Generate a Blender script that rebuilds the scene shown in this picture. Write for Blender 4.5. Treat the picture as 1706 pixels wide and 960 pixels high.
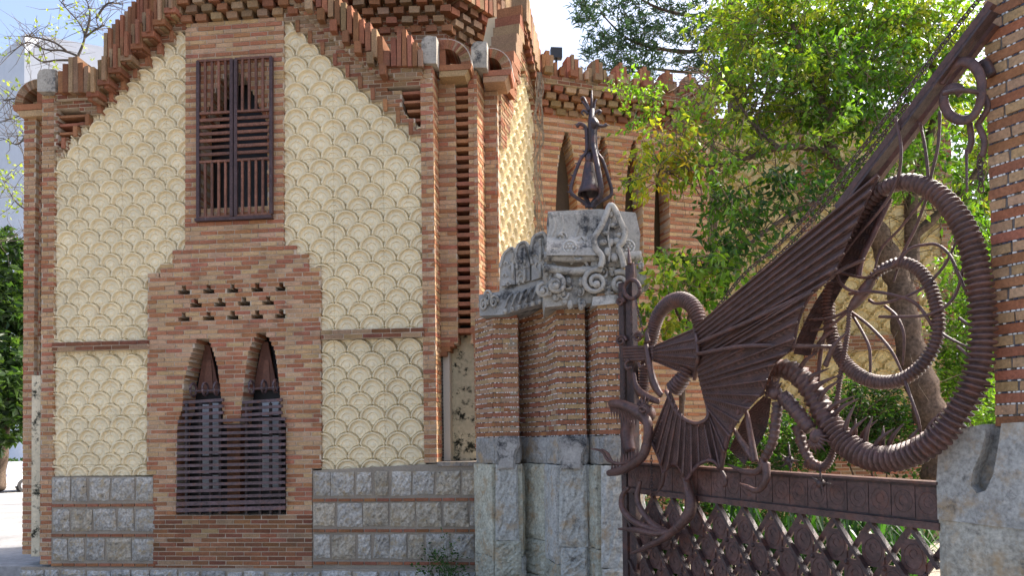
import bpy, math, random
from mathutils import Vector, Matrix, Euler
R = math.radians
scn = bpy.context.scene
for o in list(bpy.data.objects): bpy.data.objects.remove(o)
C = scn.collection
# ------------------------------------------------------------ camera, world, sun, exposure
W, H, FPX = 1706.0, 960.0, 1230.0
EYE = Vector((0, 0, 2.3))
SHX, SHY = 0.0, 231.0 / 1706.0
cam_d = bpy.data.cameras.new('camera'); cam = bpy.data.objects.new('camera', cam_d); C.objects.link(cam)
CR = Euler((R(90 + 1.34), 0, 0)).to_matrix() @ Matrix.Rotation(R(-0.75), 3, 'Z')
cam.location = EYE; cam.rotation_euler = CR.to_euler()
cam_d.sensor_width = 36; cam_d.lens = 36 * FPX / W; cam_d.shift_x = SHX; cam_d.shift_y = SHY
cam_d.clip_start = 0.05; cam_d.clip_end = 2000
scn.camera = cam
SUN_EL = 50; SUN_AZ = math.atan2(0.93, 0.36)
S = Vector((math.sin(SUN_AZ) * math.cos(R(SUN_EL)), math.cos(SUN_AZ) * math.cos(R(SUN_EL)), math.sin(R(SUN_EL))))
world = bpy.data.worlds.new('World'); scn.world = world; world.use_nodes = True
wn = world.node_tree.nodes; wl = world.node_tree.links
bg = wn['Background']; sky = wn.new('ShaderNodeTexSky'); sky.sky_type = 'NISHITA'; sky.sun_disc = False
sky.sun_elevation = R(SUN_EL); sky.sun_rotation = SUN_AZ; sky.air_density = 0.8; sky.dust_density = 4.5; sky.ozone_density = 0.5
wl.new(sky.outputs[0], bg.inputs[0]); bg.inputs[1].default_value = 0.15
sl = bpy.data.lights.new('sun', 'SUN'); sl.energy = 2.6; sl.angle = R(0.53); sl.color = (1, 0.95, 0.87)
so = bpy.data.objects.new('sun', sl); C.objects.link(so); so.location = (8, 4, 20)
so.rotation_euler = (-S).to_track_quat('-Z', 'Y').to_euler()
vs = scn.view_settings; vs.view_transform = 'Standard'; vs.look = 'None'; vs.gamma = 1; vs.use_curve_mapping = False; vs.exposure = 1.55

# ------------------------------------------------------------ helpers
def ray(px, py):
    d = Vector((((px - W / 2) / W + SHX) * W / FPX, ((H / 2 - py) / W + SHY) * W / FPX, -1))
    return CR @ d
def at(px, py, Y):
    d = ray(px, py); return EYE + d * (Y / d.y)
class Plane:                     # vertical plane: u along, z up, off = distance in front
    def __init__(s, x, y, dx, dy):
        l = math.hypot(dx, dy); s.P = Vector((x, y, 0)); s.u = Vector((dx / l, dy / l, 0)); s.n = Vector((s.u.y, -s.u.x, 0))
    def uz(s, px, py, off=0):
        d = ray(px, py); t = ((s.P + s.n * off) - EYE).dot(s.n) / d.dot(s.n); p = EYE + d * t
        return ((p - s.P).dot(s.u), p.z)
    def at(s, px, py, off=0):
        d = ray(px, py); t = ((s.P + s.n * off) - EYE).dot(s.n) / d.dot(s.n); return EYE + d * t
    def pt(s, u, z, off=0):
        return s.P + s.u * u + s.n * off + Vector((0, 0, z))
    def poly(s, pts, off=0): return [s.uz(a, b, off) for a, b in pts]
def col(r, g, b): return (r, g, b)
class MB:
    def __init__(s): s.v = []; s.f = []; s.c = []
    def add(s, v, f, c=(0.5, 0.5, 0.5)):
        n = len(s.v); s.v += [tuple(p) for p in v]; s.f += [tuple(i + n for i in q) for q in f]; s.c += [c] * len(v); return s
    def box(s, pl, u0, u1, z0, z1, o0, o1, c=(0.5, 0.5, 0.5), j=0, rnd=random):
        k = lambda: rnd.uniform(-j, j) if j else 0
        v = [pl.pt(u + k(), z + k() * .6, o1 + k()) for u, z in ((u0, z0), (u1, z0), (u1, z1), (u0, z1))] + \
            [pl.pt(u, z, o0) for u, z in ((u0, z0), (u1, z0), (u1, z1), (u0, z1))]
        return s.add(v, [(0, 1, 2, 3), (5, 4, 7, 6), (4, 0, 3, 7), (1, 5, 6, 2), (3, 2, 6, 7), (4, 5, 1, 0)], c)
    def prism(s, pl, uz, o0, o1, c=(0.5, 0.5, 0.5)):
        n = len(uz); A = sum(uz[i][0] * uz[(i + 1) % n][1] - uz[(i + 1) % n][0] * uz[i][1] for i in range(n))
        if A < 0: uz = uz[::-1]
        v = [pl.pt(a, b, o1) for a, b in uz] + [pl.pt(a, b, o0) for a, b in uz]
        f = [tuple(range(n)), tuple(range(2 * n - 1, n - 1, -1))] + [(i, i + n, (i + 1) % n + n, (i + 1) % n) for i in range(n)]
        return s.add(v, f, c)
    def tube(s, pts, rad, n=8, c=(0.5, 0.5, 0.5), flat=1.0, nrm=None, cap=True):
        m = len(pts); pts = [Vector(p) for p in pts]
        if not hasattr(rad, '__len__'): rad = [rad] * m
        v = []; up = None
        for i, p in enumerate(pts):
            t = (pts[min(i + 1, m - 1)] - pts[max(i - 1, 0)])
            t = t.normalized() if t.length > 1e-9 else Vector((0, 0, 1))
            if nrm is not None: a = nrm - t * nrm.dot(t)
            elif up is None: a = t.orthogonal()
            else: a = up - t * up.dot(t)
            if a.length < 1e-6: a = t.orthogonal()
            a.normalize(); up = a; b = t.cross(a)
            for k in range(n):
                w = 2 * math.pi * k / n
                v.append(p + a * (math.cos(w) * rad[i] * flat) + b * (math.sin(w) * rad[i]))
        f = [(i * n + k, i * n + (k + 1) % n, (i + 1) * n + (k + 1) % n, (i + 1) * n + k) for i in range(m - 1) for k in range(n)]
        if cap: f += [tuple(range(n))[::-1], tuple((m - 1) * n + k for k in range(n))]
        return s.add(v, f, c)
    def ball(s, p, r, n=8, m=6, sc=(1, 1, 1), c=(0.5, 0.5, 0.5)):
        v = [p + Vector((0, 0, r * sc[2]))]
        for i in range(1, m):
            th = math.pi * i / m
            for k in range(n):
                ph = 2 * math.pi * k / n
                v.append(p + Vector((r * sc[0] * math.sin(th) * math.cos(ph), r * sc[1] * math.sin(th) * math.sin(ph), r * sc[2] * math.cos(th))))
        v.append(p - Vector((0, 0, r * sc[2]))); L = len(v) - 1
        f = [(0, 1 + k, 1 + (k + 1) % n) for k in range(n)]
        for i in range(m - 2):
            a = 1 + i * n
            f += [(a + k, a + n + k, a + n + (k + 1) % n, a + (k + 1) % n) for k in range(n)]
        a = 1 + (m - 2) * n; f += [(a + k, L, a + (k + 1) % n) for k in range(n)]
        return s.add(v, f, c)
    def lathe(s, p, prof, n=16, c=(0.5, 0.5, 0.5)):
        v = [p + Vector((r * math.cos(2 * math.pi * k / n), r * math.sin(2 * math.pi * k / n), z)) for r, z in prof for k in range(n)]
        f = [(i * n + k, i * n + (k + 1) % n, (i + 1) * n + (k + 1) % n, (i + 1) * n + k) for i in range(len(prof) - 1) for k in range(n)]
        return s.add(v, f, c)
    def build(s, name, mat, parent=None, smooth=False, kind=None):
        me = bpy.data.meshes.new(name); me.from_pydata(s.v, [], s.f)
        ca = me.attributes.new('Col', 'FLOAT_COLOR', 'POINT')
        buf = []
        for c in s.c: buf += [c[0], c[1], c[2], 1.0]
        ca.data.foreach_set('color', buf)
        if smooth: me.polygons.foreach_set('use_smooth', [True] * len(me.polygons))
        me.materials.append(mat); me.update()
        return link(bpy.data.objects.new(name, me), parent, kind)
def link(o, parent=None, kind=None):
    C.objects.link(o)
    if parent is not None:
        o.parent = parent; o.matrix_parent_inverse = WM(parent).inverted()
    if kind: o['kind'] = kind
    return o
def WM(o):
    return Matrix.Translation(o.location) if o.type == 'EMPTY' else Matrix.Identity(4)
def thing(name, label, cat, loc, group=None):
    o = bpy.data.objects.new(name, None); C.objects.link(o); o.location = loc; o.empty_display_size = .2
    return tag(o, label, cat, group)
def tag(o, label, cat, group=None):
    o['label'] = label; o['category'] = cat
    if group: o['group'] = group
    return o
def spline(P, n=8):
    P = [Vector(p) for p in P]; out = []
    for i in range(len(P) - 1):
        a, b, c, d = P[max(i - 1, 0)], P[i], P[i + 1], P[min(i + 2, len(P) - 1)]
        for k in range(n):
            t = k / n
            out.append(0.5 * ((2 * b) + (c - a) * t + (2 * a - 5 * b + 4 * c - d) * t * t + (3 * b - a - 3 * c + d) * t ** 3))
    out.append(P[-1]); return out
def lerp(a, b, t): return a + (b - a) * t
def along(P, t):                      # point at fraction t of polyline
    L = [0]
    for i in range(len(P) - 1): L.append(L[-1] + (P[i + 1] - P[i]).length)
    d = t * L[-1]
    for i in range(len(P) - 1):
        if d <= L[i + 1] or i == len(P) - 2:
            q = (d - L[i]) / max(L[i + 1] - L[i], 1e-9); return P[i].lerp(P[i + 1], q)
# ------------------------------------------------------------ materials
def nodes(name):
    m = bpy.data.materials.new(name); m.use_nodes = True
    nt = m.node_tree; return m, nt, nt.nodes, nt.links, nt.nodes['Principled BSDF']
def noise(N, L, scale, detail=6, rough=.6, vec=None):
    t = N.new('ShaderNodeTexNoise'); t.inputs['Scale'].default_value = scale; t.inputs['Detail'].default_value = detail; t.inputs['Roughness'].default_value = rough
    if vec is None:
        g = N.new('ShaderNodeNewGeometry'); vec = g.outputs['Position']
    L.new(vec, t.inputs['Vector']); return t
def ramp(N, L, src, stops):
    r = N.new('ShaderNodeValToRGB'); e = r.color_ramp.elements
    while len(e) < len(stops): e.new(0.5)
    for i, (p, c) in enumerate(stops):
        e[i].position = p; e[i].color = (c, c, c, 1) if not hasattr(c, '__len__') else (*c, 1)
    L.new(src, r.inputs[0]); return r
def mix(N, L, a, b, fac, mode='MIX'):
    m = N.new('ShaderNodeMix'); m.data_type = 'RGBA'; m.blend_type = mode
    for k, x in ((6, a), (7, b), (0, fac)):
        if hasattr(x, 'is_output') or hasattr(x, 'links'): L.new(x, m.inputs[k])
        else: m.inputs[k].default_value = (*x, 1) if hasattr(x, '__len__') else x
    return m.outputs[2]
def bump(N, L, src, bsdf, strength, dist=.01):
    b = N.new('ShaderNodeBump'); b.inputs['Strength'].default_value = strength; b.inputs['Distance'].default_value = dist
    L.new(src, b.inputs['Height']); L.new(b.outputs[0], bsdf.inputs['Normal'])
def mat_attr(name, rough=.9, n1=(30, .55, 1.25), n2=(3, .75, 1.15), bmp=.5, bs=60, spec=.3, stain=None, dirt=None, streak=False):
    m, nt, N, L, B = nodes(name)
    a = N.new('ShaderNodeAttribute'); a.attribute_name = 'Col'
    t1 = noise(N, L, n1[0]); r1 = ramp(N, L, t1.outputs[0], [(.3, n1[1]), (.7, n1[2])])
    t2 = noise(N, L, n2[0]); r2 = ramp(N, L, t2.outputs[0], [(.3, n2[1]), (.7, n2[2])])
    c = mix(N, L, a.outputs['Color'], r1.outputs[0], 1.0, 'MULTIPLY'); c = mix(N, L, c, r2.outputs[0], 1.0, 'MULTIPLY')
    if stain:
        t3 = noise(N, L, stain[0], 8, .7); r3 = ramp(N, L, t3.outputs[0], [(stain[1], 0.0), (stain[2], 1.0)])
        c = mix(N, L, c, stain[3], r3.outputs[0])
    if dirt:
        vv = None
        if streak:
            g4 = N.new('ShaderNodeNewGeometry'); m4 = N.new('ShaderNodeVectorMath'); m4.operation = 'MULTIPLY'; m4.inputs[1].default_value = (3.2, 3.2, .35); L.new(g4.outputs['Position'], m4.inputs[0]); vv = m4.outputs[0]
        t4 = noise(N, L, dirt[0], 10, .75, vv); r4 = ramp(N, L, t4.outputs[0], [(dirt[1], 0.0), (dirt[2], 1.0)])
        c = mix(N, L, c, dirt[3], r4.outputs[0])
    L.new(c, B.inputs['Base Color']); B.inputs['Roughness'].default_value = rough; B.inputs['Specular IOR Level'].default_value = spec
    tb = noise(N, L, bs, 8, .7); bump(N, L, tb.outputs[0], B, bmp, .012)
    return m
M = {}
M['brick'] = mat_attr('brick', .92, (45, .72, 1.22), (2.2, .82, 1.12), .6, 90, .2, dirt=(1.3, .56, .78, (.12, .08, .055)))
M['mortar'] = mat_attr('mortar', .95, (60, .8, 1.15), (2, .8, 1.15), .6, 120, .2)
M['plaster'] = mat_attr('plaster', .8, (9, .93, 1.05), (1.3, .93, 1.05), .15, 60, .3, stain=(5, .58, .8, (.60, .44, .24)), dirt=(2.2, .60, .86, (.42, .36, .27)), streak=True)
M['moldy'] = mat_attr('moldy_plaster', .9, (20, .85, 1.1), (3, .8, 1.1), .4, 60, .2, stain=(7, .52, .62, (.03, .03, .02)))
M['rubble'] = mat_attr('rubble_stone', .9, (28, .45, 1.35), (5, .75, 1.2), 1.0, 26, .25, stain=(9, .50, .66, (.36, .28, .17)), dirt=(13, .57, .70, (.05, .048, .045)))
M['stone'] = mat_attr('weathered_stone', .9, (30, .6, 1.28), (6, .82, 1.14), 1.0, 24, .25, stain=(4, .50, .68, (.40, .29, .17)), dirt=(6.5, .56, .72, (.055, .053, .05)))
M['carved'] = mat_attr('carved_stone', .9, (40, .8, 1.15), (4, .75, 1.15), .5, 45, .25, dirt=(3.6, .50, .62, (.06, .06, .062)))
M['iron'] = mat_attr('painted_iron', .45, (25, .55, 1.4), (4, .65, 1.3), .5, 45, .5, stain=(7, .52, .72, (.17, .066, .042)), dirt=(22, .62, .74, (.20, .15, .14)))
M['rust'] = mat_attr('rusty_iron', .6, (40, .55, 1.35), (6, .7, 1.25), .4, 80, .4, stain=(30, .62, .74, (.28, .26, .30)))
M['wood'] = mat_attr('brown_wood', .6, (30, .7, 1.2), (5, .8, 1.15), .3, 60, .35)
M['bark'] = mat_attr('bark', .95, (22, .5, 1.4), (5, .7, 1.2), 1.0, 30, .15)
M['paint'] = mat_attr('painted_render', .85, (1.5, .96, 1.03), (.2, .96, 1.03), .1, 20, .3)
M['plain'] = mat_attr('plain_paint', .5, (20, .9, 1.1), (2, .9, 1.1), .1, 40, .5)
M['ground'] = mat_attr('pale_ground', .95, (12, .8, 1.15), (.8, .8, 1.15), .6, 40, .2)
def mat_leaf(name, tr=.45):
    m, nt, N, L, B = nodes(name)
    a = N.new('ShaderNodeAttribute'); a.attribute_name = 'Col'
    L.new(a.outputs['Color'], B.inputs['Base Color']); B.inputs['Roughness'].default_value = .38; B.inputs['Specular IOR Level'].default_value = .5
    t = N.new('ShaderNodeBsdfTranslucent'); c2 = mix(N, L, a.outputs['Color'], (1.5, 1.7, .5), 1.0, 'MULTIPLY'); L.new(c2, t.inputs[0])
    x = N.new('ShaderNodeMixShader'); x.inputs[0].default_value = tr
    L.new(B.outputs[0], x.inputs[1]); L.new(t.outputs[0], x.inputs[2]); L.new(x.outputs[0], N['Material Output'].inputs[0]); return m
M['leaf'] = mat_leaf('leaf', .5); M['needle'] = mat_leaf('needle', .3)
def mat_glass():
    m, nt, N, L, B = nodes('window_glass'); B.inputs['Base Color'].default_value = (.10, .12, .14, 1); B.inputs['Roughness'].default_value = .12; B.inputs['Specular IOR Level'].default_value = .9
    t = noise(N, L, 7, 3); bump(N, L, t.outputs[0], B, .25, .02); return m
M['glass'] = mat_glass()
# brick colours (base colours of fired clay)
rb = random.Random(4)
def red(d=1.0): k = rb.uniform(.86, 1.1) * d; return (.39 * k, .163 * k * rb.uniform(.9, 1.14), .088 * k * rb.uniform(.9, 1.1))
def buff(d=1.0): k = rb.uniform(.88, 1.08) * d; return (.51 * k, .325 * k * rb.uniform(.94, 1.05), .185 * k * rb.uniform(.88, 1.1))
MORT = (.56, .46, .35)
def bands(i, d=1.0, p=.12): return red(d) if (i % 2 == 0) != (rb.random() < p) else buff(d)
def mixed(i, d=1.0): return bands(i, d, .3)
def crossings(polys, z):
    xs = []
    for P in polys:
        for i in range(len(P)):
            (a, b), (c, d) = P[i], P[(i + 1) % len(P)]
            if (b <= z) != (d <= z): xs.append(a + (z - b) / (d - b) * (c - a))
    xs.sort(); return [(xs[i], xs[i + 1]) for i in range(0, len(xs) - 1, 2)]
class Bricks:
    """collects bricks of one thing; the ones that show largest become parts, the rest one joined part"""
    def __init__(s, root): s.root = root; s.items = []
    def wall(s, pl, polys, ch, bl, front, depth, colf=bands, mort=None, joint=.015, jit=.003, z0=None, stagger=True, rec=.01, mcol=MORT):
        zs = [z for P in polys for _, z in P]; lo, hi = min(zs), max(zs)
        base = z0 if z0 is not None else 0.0
        i = math.floor((lo - base) / ch)
        while base + i * ch < hi:
            a, b = base + i * ch, base + (i + 1) * ch; zm = (a + b) / 2
            for u0, u1 in crossings(polys, zm):
                if u1 - u0 < .02: continue
                if mort is not None: mort.box(pl, u0 + .001, u1 - .001, a, b, front - depth, front - rec, mcol)
                k = math.floor(u0 / bl) ; off = (bl / 2 if i % 2 else 0) if stagger else 0
                off += ((i * 37) % 11) / 11 * bl * .18
                e = k * bl - off
                while e < u1:
                    p, q = max(e, u0), min(e + bl, u1); 
                    if q - p > .03:
                        f = front + rb.uniform(-jit, jit) * 1.5
                        s.items.append((pl, p + (joint / 2 if p > u0 else 0), q - (joint / 2 if q < u1 else 0), a + joint / 2, b - joint / 2, front - depth + .002, f, colf(i), jit))
                    e += bl
            i += 1
    def one(s, pl, u0, u1, z0, z1, o0, o1, c, jit=.003): s.items.append((pl, u0, u1, z0, z1, o0, o1, c, jit))
    def finish(s, limit=300, parent=None, name='brick'):
        def key(t):
            pl, u0, u1, z0, z1, o0, o1, c, j = t; p = pl.pt((u0 + u1) / 2, (z0 + z1) / 2, o1); d = p - EYE
            cosn = abs(d.normalized().dot(pl.n)); w = (u1 - u0) * (z1 - z0) / max(d.y, 1) ** 2 * cosn
            lx = (CR.transposed() @ d); x = W / 2 + lx.x / -lx.z * FPX; y = H / 2 - lx.y / -lx.z * FPX + SHY * W
            return -w if (0 < x < W and 0 < y < H) else 0
        s.items.sort(key=key); par = parent or s.root
        for t in s.items[:limit]:
            m = MB(); m.box(*t[:8], j=t[8], rnd=rb); m.build(name, M['brick'], par)
        if len(s.items) > limit:
            m = MB()
            for t in s.items[limit:]: m.box(*t[:8], j=t[8], rnd=rb)
            m.build('brickwork', M['brick'], par, kind='stuff')
def scale_h(x, z, P, V):
    Rr = P * .485; gv = 0
    k0 = math.floor((z - Rr) / V)
    for k in range(k0, k0 + 6):          # lowest row first: it lies in front
        zc = k * V; o = P / 2 if k % 2 else 0
        xc = round((x - o) / P) * P + o
        r = math.hypot(x - xc, z - zc) / Rr
        if 1 <= r < 1.10: gv = .030
        if r < 1:
            t = .022 * (z - zc) / Rr
            if r > .86: h = .070 - .14 * abs(r - .94)
            elif r > .74: h = .0 + max(0, r - .83) / .03 * .03
            elif r > .50: h = .006 + (.74 - r) * .09
            elif r > .45: h = .034
            elif r > .20: h = .012
            else: h = .026 + .016 * (1 - r / .2)
            return (h + t) * .78 - gv
    return -gv
def scale_field(pl, u0, u1, z0, z1, off, parent, P=.367, V=.194, ru=0, rz=0, step=.0095, inside=None, c=(.83, .72, .50), clip=None):
    pu, pz = 2 * P, 4 * V; n = 0
    iu = math.floor((u0 - ru) / pu)
    while ru + iu * pu < u1:
        iz = math.floor((z0 - rz) / pz)
        while rz + iz * pz < z1:
            a, b = max(u0, ru + iu * pu), min(u1, ru + (iu + 1) * pu); d, e = max(z0, rz + iz * pz), min(z1, rz + (iz + 1) * pz)
            iz += 1
            if b - a < .04 or e - d < .04: continue
            if inside and not any(inside(uu, zz) for uu in (a, (a + b) / 2, b) for zz in (d, (d + e) / 2, e)): continue
            nu, nz = max(2, int((b - a) / step)), max(2, int((e - d) / step)); v = []; k = rb.uniform(.96, 1.03); tl = rb.uniform(-.003, .003)
            for j in range(nz + 1):
                for i in range(nu + 1):
                    uu, zz = lerp(a, b, i / nu), lerp(d, e, j / nz); h = scale_h(uu - ru, zz - rz, P, V)
                    if i in (0, nu) or j in (0, nz): h -= .012
                    v.append(pl.pt(uu, zz, off + h + tl))
            f = [(j * (nu + 1) + i, j * (nu + 1) + i + 1, (j + 1) * (nu + 1) + i + 1, (j + 1) * (nu + 1) + i) for j in range(nz) for i in range(nu) if clip is None or clip(lerp(a, b, (i + .5) / nu), lerp(d, e, (j + .5) / nz))]
            if not f: continue
            m = MB(); m.add(v, f, tuple(q * k for q in c)); m.build('plaster_panel', M['plaster'], parent, smooth=False)
        iu += 1
def rough_block(m, pl, u0, u1, z0, z1, o0, o1, c, rnd, amp=.02, nu=7, nz=6):
    sk = [rnd.uniform(-.02, .02) * (1 if amp > .012 else .15) for _ in range(4)]; v = []
    for j in range(nz + 1):
        for i in range(nu + 1):
            a, b = i / nu, j / nz; e = min(a, 1 - a, b, 1 - b)
            o = o1 - (.02 if e <= 0 else 0) + (rnd.uniform(-amp, amp) if e > 0 else 0) + amp * .6
            uu = lerp(u0, u1, a) + (rnd.uniform(-.008, .008) if 0 < a < 1 else lerp(sk[0], sk[1], b) if a == 0 else lerp(sk[2], sk[3], b))
            v.append(pl.pt(uu, lerp(z0, z1, b) + (rnd.uniform(-.008, .008)), o))
    f = [(j * (nu + 1) + i, j * (nu + 1) + i + 1, (j + 1) * (nu + 1) + i + 1, (j + 1) * (nu + 1) + i) for j in range(nz) for i in range(nu)]
    rim = [i for i in range(nu + 1)] + [j * (nu + 1) + nu for j in range(1, nz + 1)] + [nz * (nu + 1) + i for i in range(nu - 1, -1, -1)] + [j * (nu + 1) for j in range(nz - 1, 0, -1)]
    n0 = len(v); back = [pl.pt(u0, z0, o0), pl.pt(u1, z0, o0), pl.pt(u1, z1, o0), pl.pt(u0, z1, o0)]
    for q in rim: v.append(Vector(v[q]) - pl.n * (o1 - o0))
    f += [(rim[(k + 1) % len(rim)], rim[k], n0 + k, n0 + (k + 1) % len(rim)) for k in range(len(rim))]
    m.add(v, f, c)
# ============================================================ GROUND
def sheet(name, pts, z, c, mat, thick=0):
    m = MB(); m.add([(x, y, z) for x, y in pts], [tuple(range(len(pts)))], c); return m.build(name, M[mat], None, kind='structure')
sheet('ground', [(-900, -60), (900, -60), (900, 1500), (-900, 1500)], -.01, (.16, .145, .12), 'ground')
sheet('street', [(-40, -25), (12, -25), (12, 10.6), (-40, 12.6)], 0, (.24, .22, .195), 'ground')
ZL = .46
m = MB()
def slab(m, pts, z0, z1, c):
    n = len(pts); m.add([(x, y, z1) for x, y in pts] + [(x, y, z0) for x, y in pts], [tuple(range(n))] + [(i + n, (i + 1) % n + n, (i + 1) % n, i) for i in range(n)], c)
slab(m, [(-40, 12.15), (-7.05, 11.72), (-6.5, 13.2), (-6.5, 30), (-40, 30)], 0, ZL, (.30, .29, .28)); m.build('raised_pavement', M['ground'], None, kind='structure')
m = MB(); slab(m, [(-60, 30), (-6, 30), (-6, 130), (-60, 130)], 0, ZL - .12, (.42, .40, .37)); m.build('side_road', M['ground'], None, kind='structure')
m = MB(); slab(m, [(1.6, 9.2), (5.2, 3.6), (40, 3.6), (40, 60), (1.6, 60)], 0, .22, (.40, .35, .28)); m.build('garden_ground', M['ground'], None, kind='structure')

# ============================================================ PAVILION
F = Plane(-3.70, 11.3, .995, -.0993)
PAV = thing('gatehouse_pavilion', 'brick and cream scale-plaster gatehouse with stepped gable, shuttered window and iron grille', 'building', F.pt(0, 0, -1.5))
BR = Bricks(PAV); mort = MB(); CH = .07; BL = .275
core = MB()
u0, u1 = F.uz(60, 500)[0], F.uz(728, 500)[0]
zt = F.uz(400, -20)[1]
stp = [(u0, 0), (u1, 0), (u1, F.uz(700, 112)[1]), (F.uz(634, 110)[0], F.uz(634, 112)[1]), (F.uz(500, 10)[0], zt), (F.uz(282, 10)[0], zt), (F.uz(150, 156)[0], F.uz(150, 156)[1]), (u0, F.uz(70, 160)[1])]
core.prism(F, stp, -3.2, -.42, (.010, .008, .007)); core.build('interior_core', M['plain'], PAV)  # near-black block: shade of the interior painted into its colour
cen = [(310, 36), (309, 417), (288, 417), (288, 438), (268, 438), (268, 459), (247, 459), (245, 790), (256, 792), (256, 960), (520, 952), (520, 780), (535, 778), (534, 445), (513, 445), (513, 425), (493, 425), (493, 406), (472, 406), (473, 24)]
hole_s = [(383, 120), (398, 119), (410, 130), (425, 160), (440, 195), (446, 200), (446, 345), (333, 350), (333, 200), (345, 195), (355, 160), (370, 130)]
hole_w = [(330, 563), (347, 563), (355, 583), (363, 611), (367, 643), (371, 682), (373, 706), (401, 705), (403, 675), (408, 629), (414, 586), (428, 558), (446, 558), (458, 583), (463, 618), (467, 657), (470, 701), (477, 702), (477, 856), (294, 862), (296, 708), (304, 682), (307, 636), (318, 593)]
polys = [F.poly(cen), F.poly(hole_s), F.poly(hole_w)]
for row, (y, xs) in enumerate(((490, (307, 348, 388, 429, 469)), (512, (327, 367, 407, 447)), (536, (307, 348, 388, 429, 469)))):
    ci = round(F.uz(388, y - (3 if row else 3))[1] / CH - .5)
    for x in xs:
        u = F.uz(x, y)[0]; polys.append([(u - .095, ci * CH + .002), (u + .095, ci * CH + .002), (u + .095, ci * CH + CH), (u + .035, ci * CH + CH), (u + .035, ci * CH + 2 * CH - .002), (u - .035, ci * CH + 2 * CH - .002), (u - .035, ci * CH + CH), (u - .095, ci * CH + CH)])
zsw = F.uz(400, 440)[1]; zlow = F.uz(400, 862)[1]
def cfac(i):
    z = i * CH
    if z > zsw: return bands(i, 1, .06)
    if z < zlow: return red(rb.uniform(.45, .8)) if rb.random() < .88 else buff(.7)
    return mixed(i)
BR.wall(F, polys, CH, BL, .015, .38, cfac, mort)
# pilasters at the left corner
BR.wall(F, [F.poly([(70, 158), (91, 158), (85, 945), (66, 945)], .005)], CH, .22, .005, .5, bands, mort)
BR.wall(F, [F.poly([(56, 170), (71, 170), (67, 624), (53, 624)], -.22)], CH, .22, -.2, .4, bands, mort)
BR.wall(F, [F.poly([(40, 190), (60, 190), (53, 925), (37, 925)], -.12)], CH, .22, -.12, .6, bands, mort)
m = MB(); a = F.poly([(53, 626), (68, 626), (66, 928), (52, 928)], -.1); m.prism(F, a, -.5, -.1, (.72, .62, .44)); m.build('corner_strip', M['moldy'], PAV)
# ledges between the plaster fields
BR.wall(F, [F.poly([(87, 572), (246, 567), (246, 583), (87, 588)], .05)], CH, .3, .06, .2, lambda i: red(.55) if rb.random() < .6 else buff(.7), mort)
BR.wall(F, [F.poly([(535, 551), (706, 545), (706, 560), (535, 566)], .05)], CH, .3, .06, .2, lambda i: red(.55) if rb.random() < .5 else buff(.7), mort)
# stepped gable bands
def stair(x0, y0, x1, y1, n, outer, off=.02):   # true level steps between two corners, in wall coordinates
    (ua_, za_), (ub_, zb_) = F.uz(x0, y0, off), F.uz(x1, y1, off); du, dz = (ub_ - ua_) / n, (zb_ - za_) / n; P = [F.uz(x0, -40, off), (ua_, za_)]; rs_ = []
    for i in range(n):
        P.append((ua_ + du * (i + 1), za_ + dz * i))
        if i < n - 1: P.append((ua_ + du * (i + 1), za_ + dz * (i + 1))); rs_.append((ua_ + du * (i + 1), za_ + dz * (i + 1), za_ + dz * i))
    return P + F.poly(outer, off), rs_, abs(dz) / 3, za_, (1 if du > 0 else -1)
GRo = [(703, 105), (633, 103), (530, 17), (482, -40)]; GLo = [(90, 150), (150, 152), (285, 5), (300, -40)]
GR, rsR, chR, zR, sR = stair(473, 35, 703, 244, 11, GRo); GL, rsL, chL, zL, sL = stair(310, 50, 90, 267, 11, GLo)
lvR = [(668, 140), (702, 140), (702, 217), (692, 217), (690, 196), (674, 192), (668, 172)]
lvL = [(93, 180), (142, 180), (140, 202), (124, 206), (120, 226), (106, 232), (100, 256), (93, 256)]
weather = lambda i: red(rb.uniform(.55, .9)) if rb.random() < .55 else buff(rb.uniform(.45, .8))
BR.wall(F, [GR, F.poly(lvR, .06), F.poly([(644, 140), (670, 140), (670, 149), (644, 149)], .06)], chR, .2, .025, .42, weather, mort, z0=zR)
BR.wall(F, [GL, F.poly(lvL, .06)], chL, .2, .025, .42, weather, mort, z0=zL)
for rs_, s_ in ((rsR, sR), (rsL, sL)):      # a brick on end at every riser, a flat one under every tread
    for u_, z0_, z1_ in rs_: BR.one(F, *sorted((u_, u_ + s_ * .062)), z0_ + .004, z1_ - .004, -.1, .045, red(rb.uniform(.75, 1.05)), .004)
BR.wall(F, [F.poly([(482, -30), (530, 17), (633, 103), (703, 106), (703, 126), (640, 126), (620, 118), (482, 2)], .1)], CH, .17, .11, .4, weather, mort)
BR.wall(F, [F.poly([(300, -30), (285, 5), (150, 152), (92, 152), (92, 166), (152, 160), (294, 4), (306, -20)], .1)], CH, .17, .10, .4, weather, mort)
for i in range(5):          # louvre bricks in the dark slots under the steps
    y = 154 + 15 * i; a, z = F.uz(668 + i * 5, y, 0); b, _ = F.uz(704, y, 0); BR.one(F, a, b, z - .022, z + .018, -.3, -.02, red())
    y = 194 + 14 * i; a, z = F.uz(92, y, 0); b, _ = F.uz(140 - 9 * i, y, 0); BR.one(F, a, b, z - .022, z + .018, -.3, -.02, red())
def upright(px0, px1, y0, y1, o0, o1, c): # a brick on end
    a, z1 = F.uz(px0, y0, o1); b, z0 = F.uz(px1, y1, o1); BR.one(F, a + .004, b - .004, z0, z1, o0, o1, c, .006)
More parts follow.
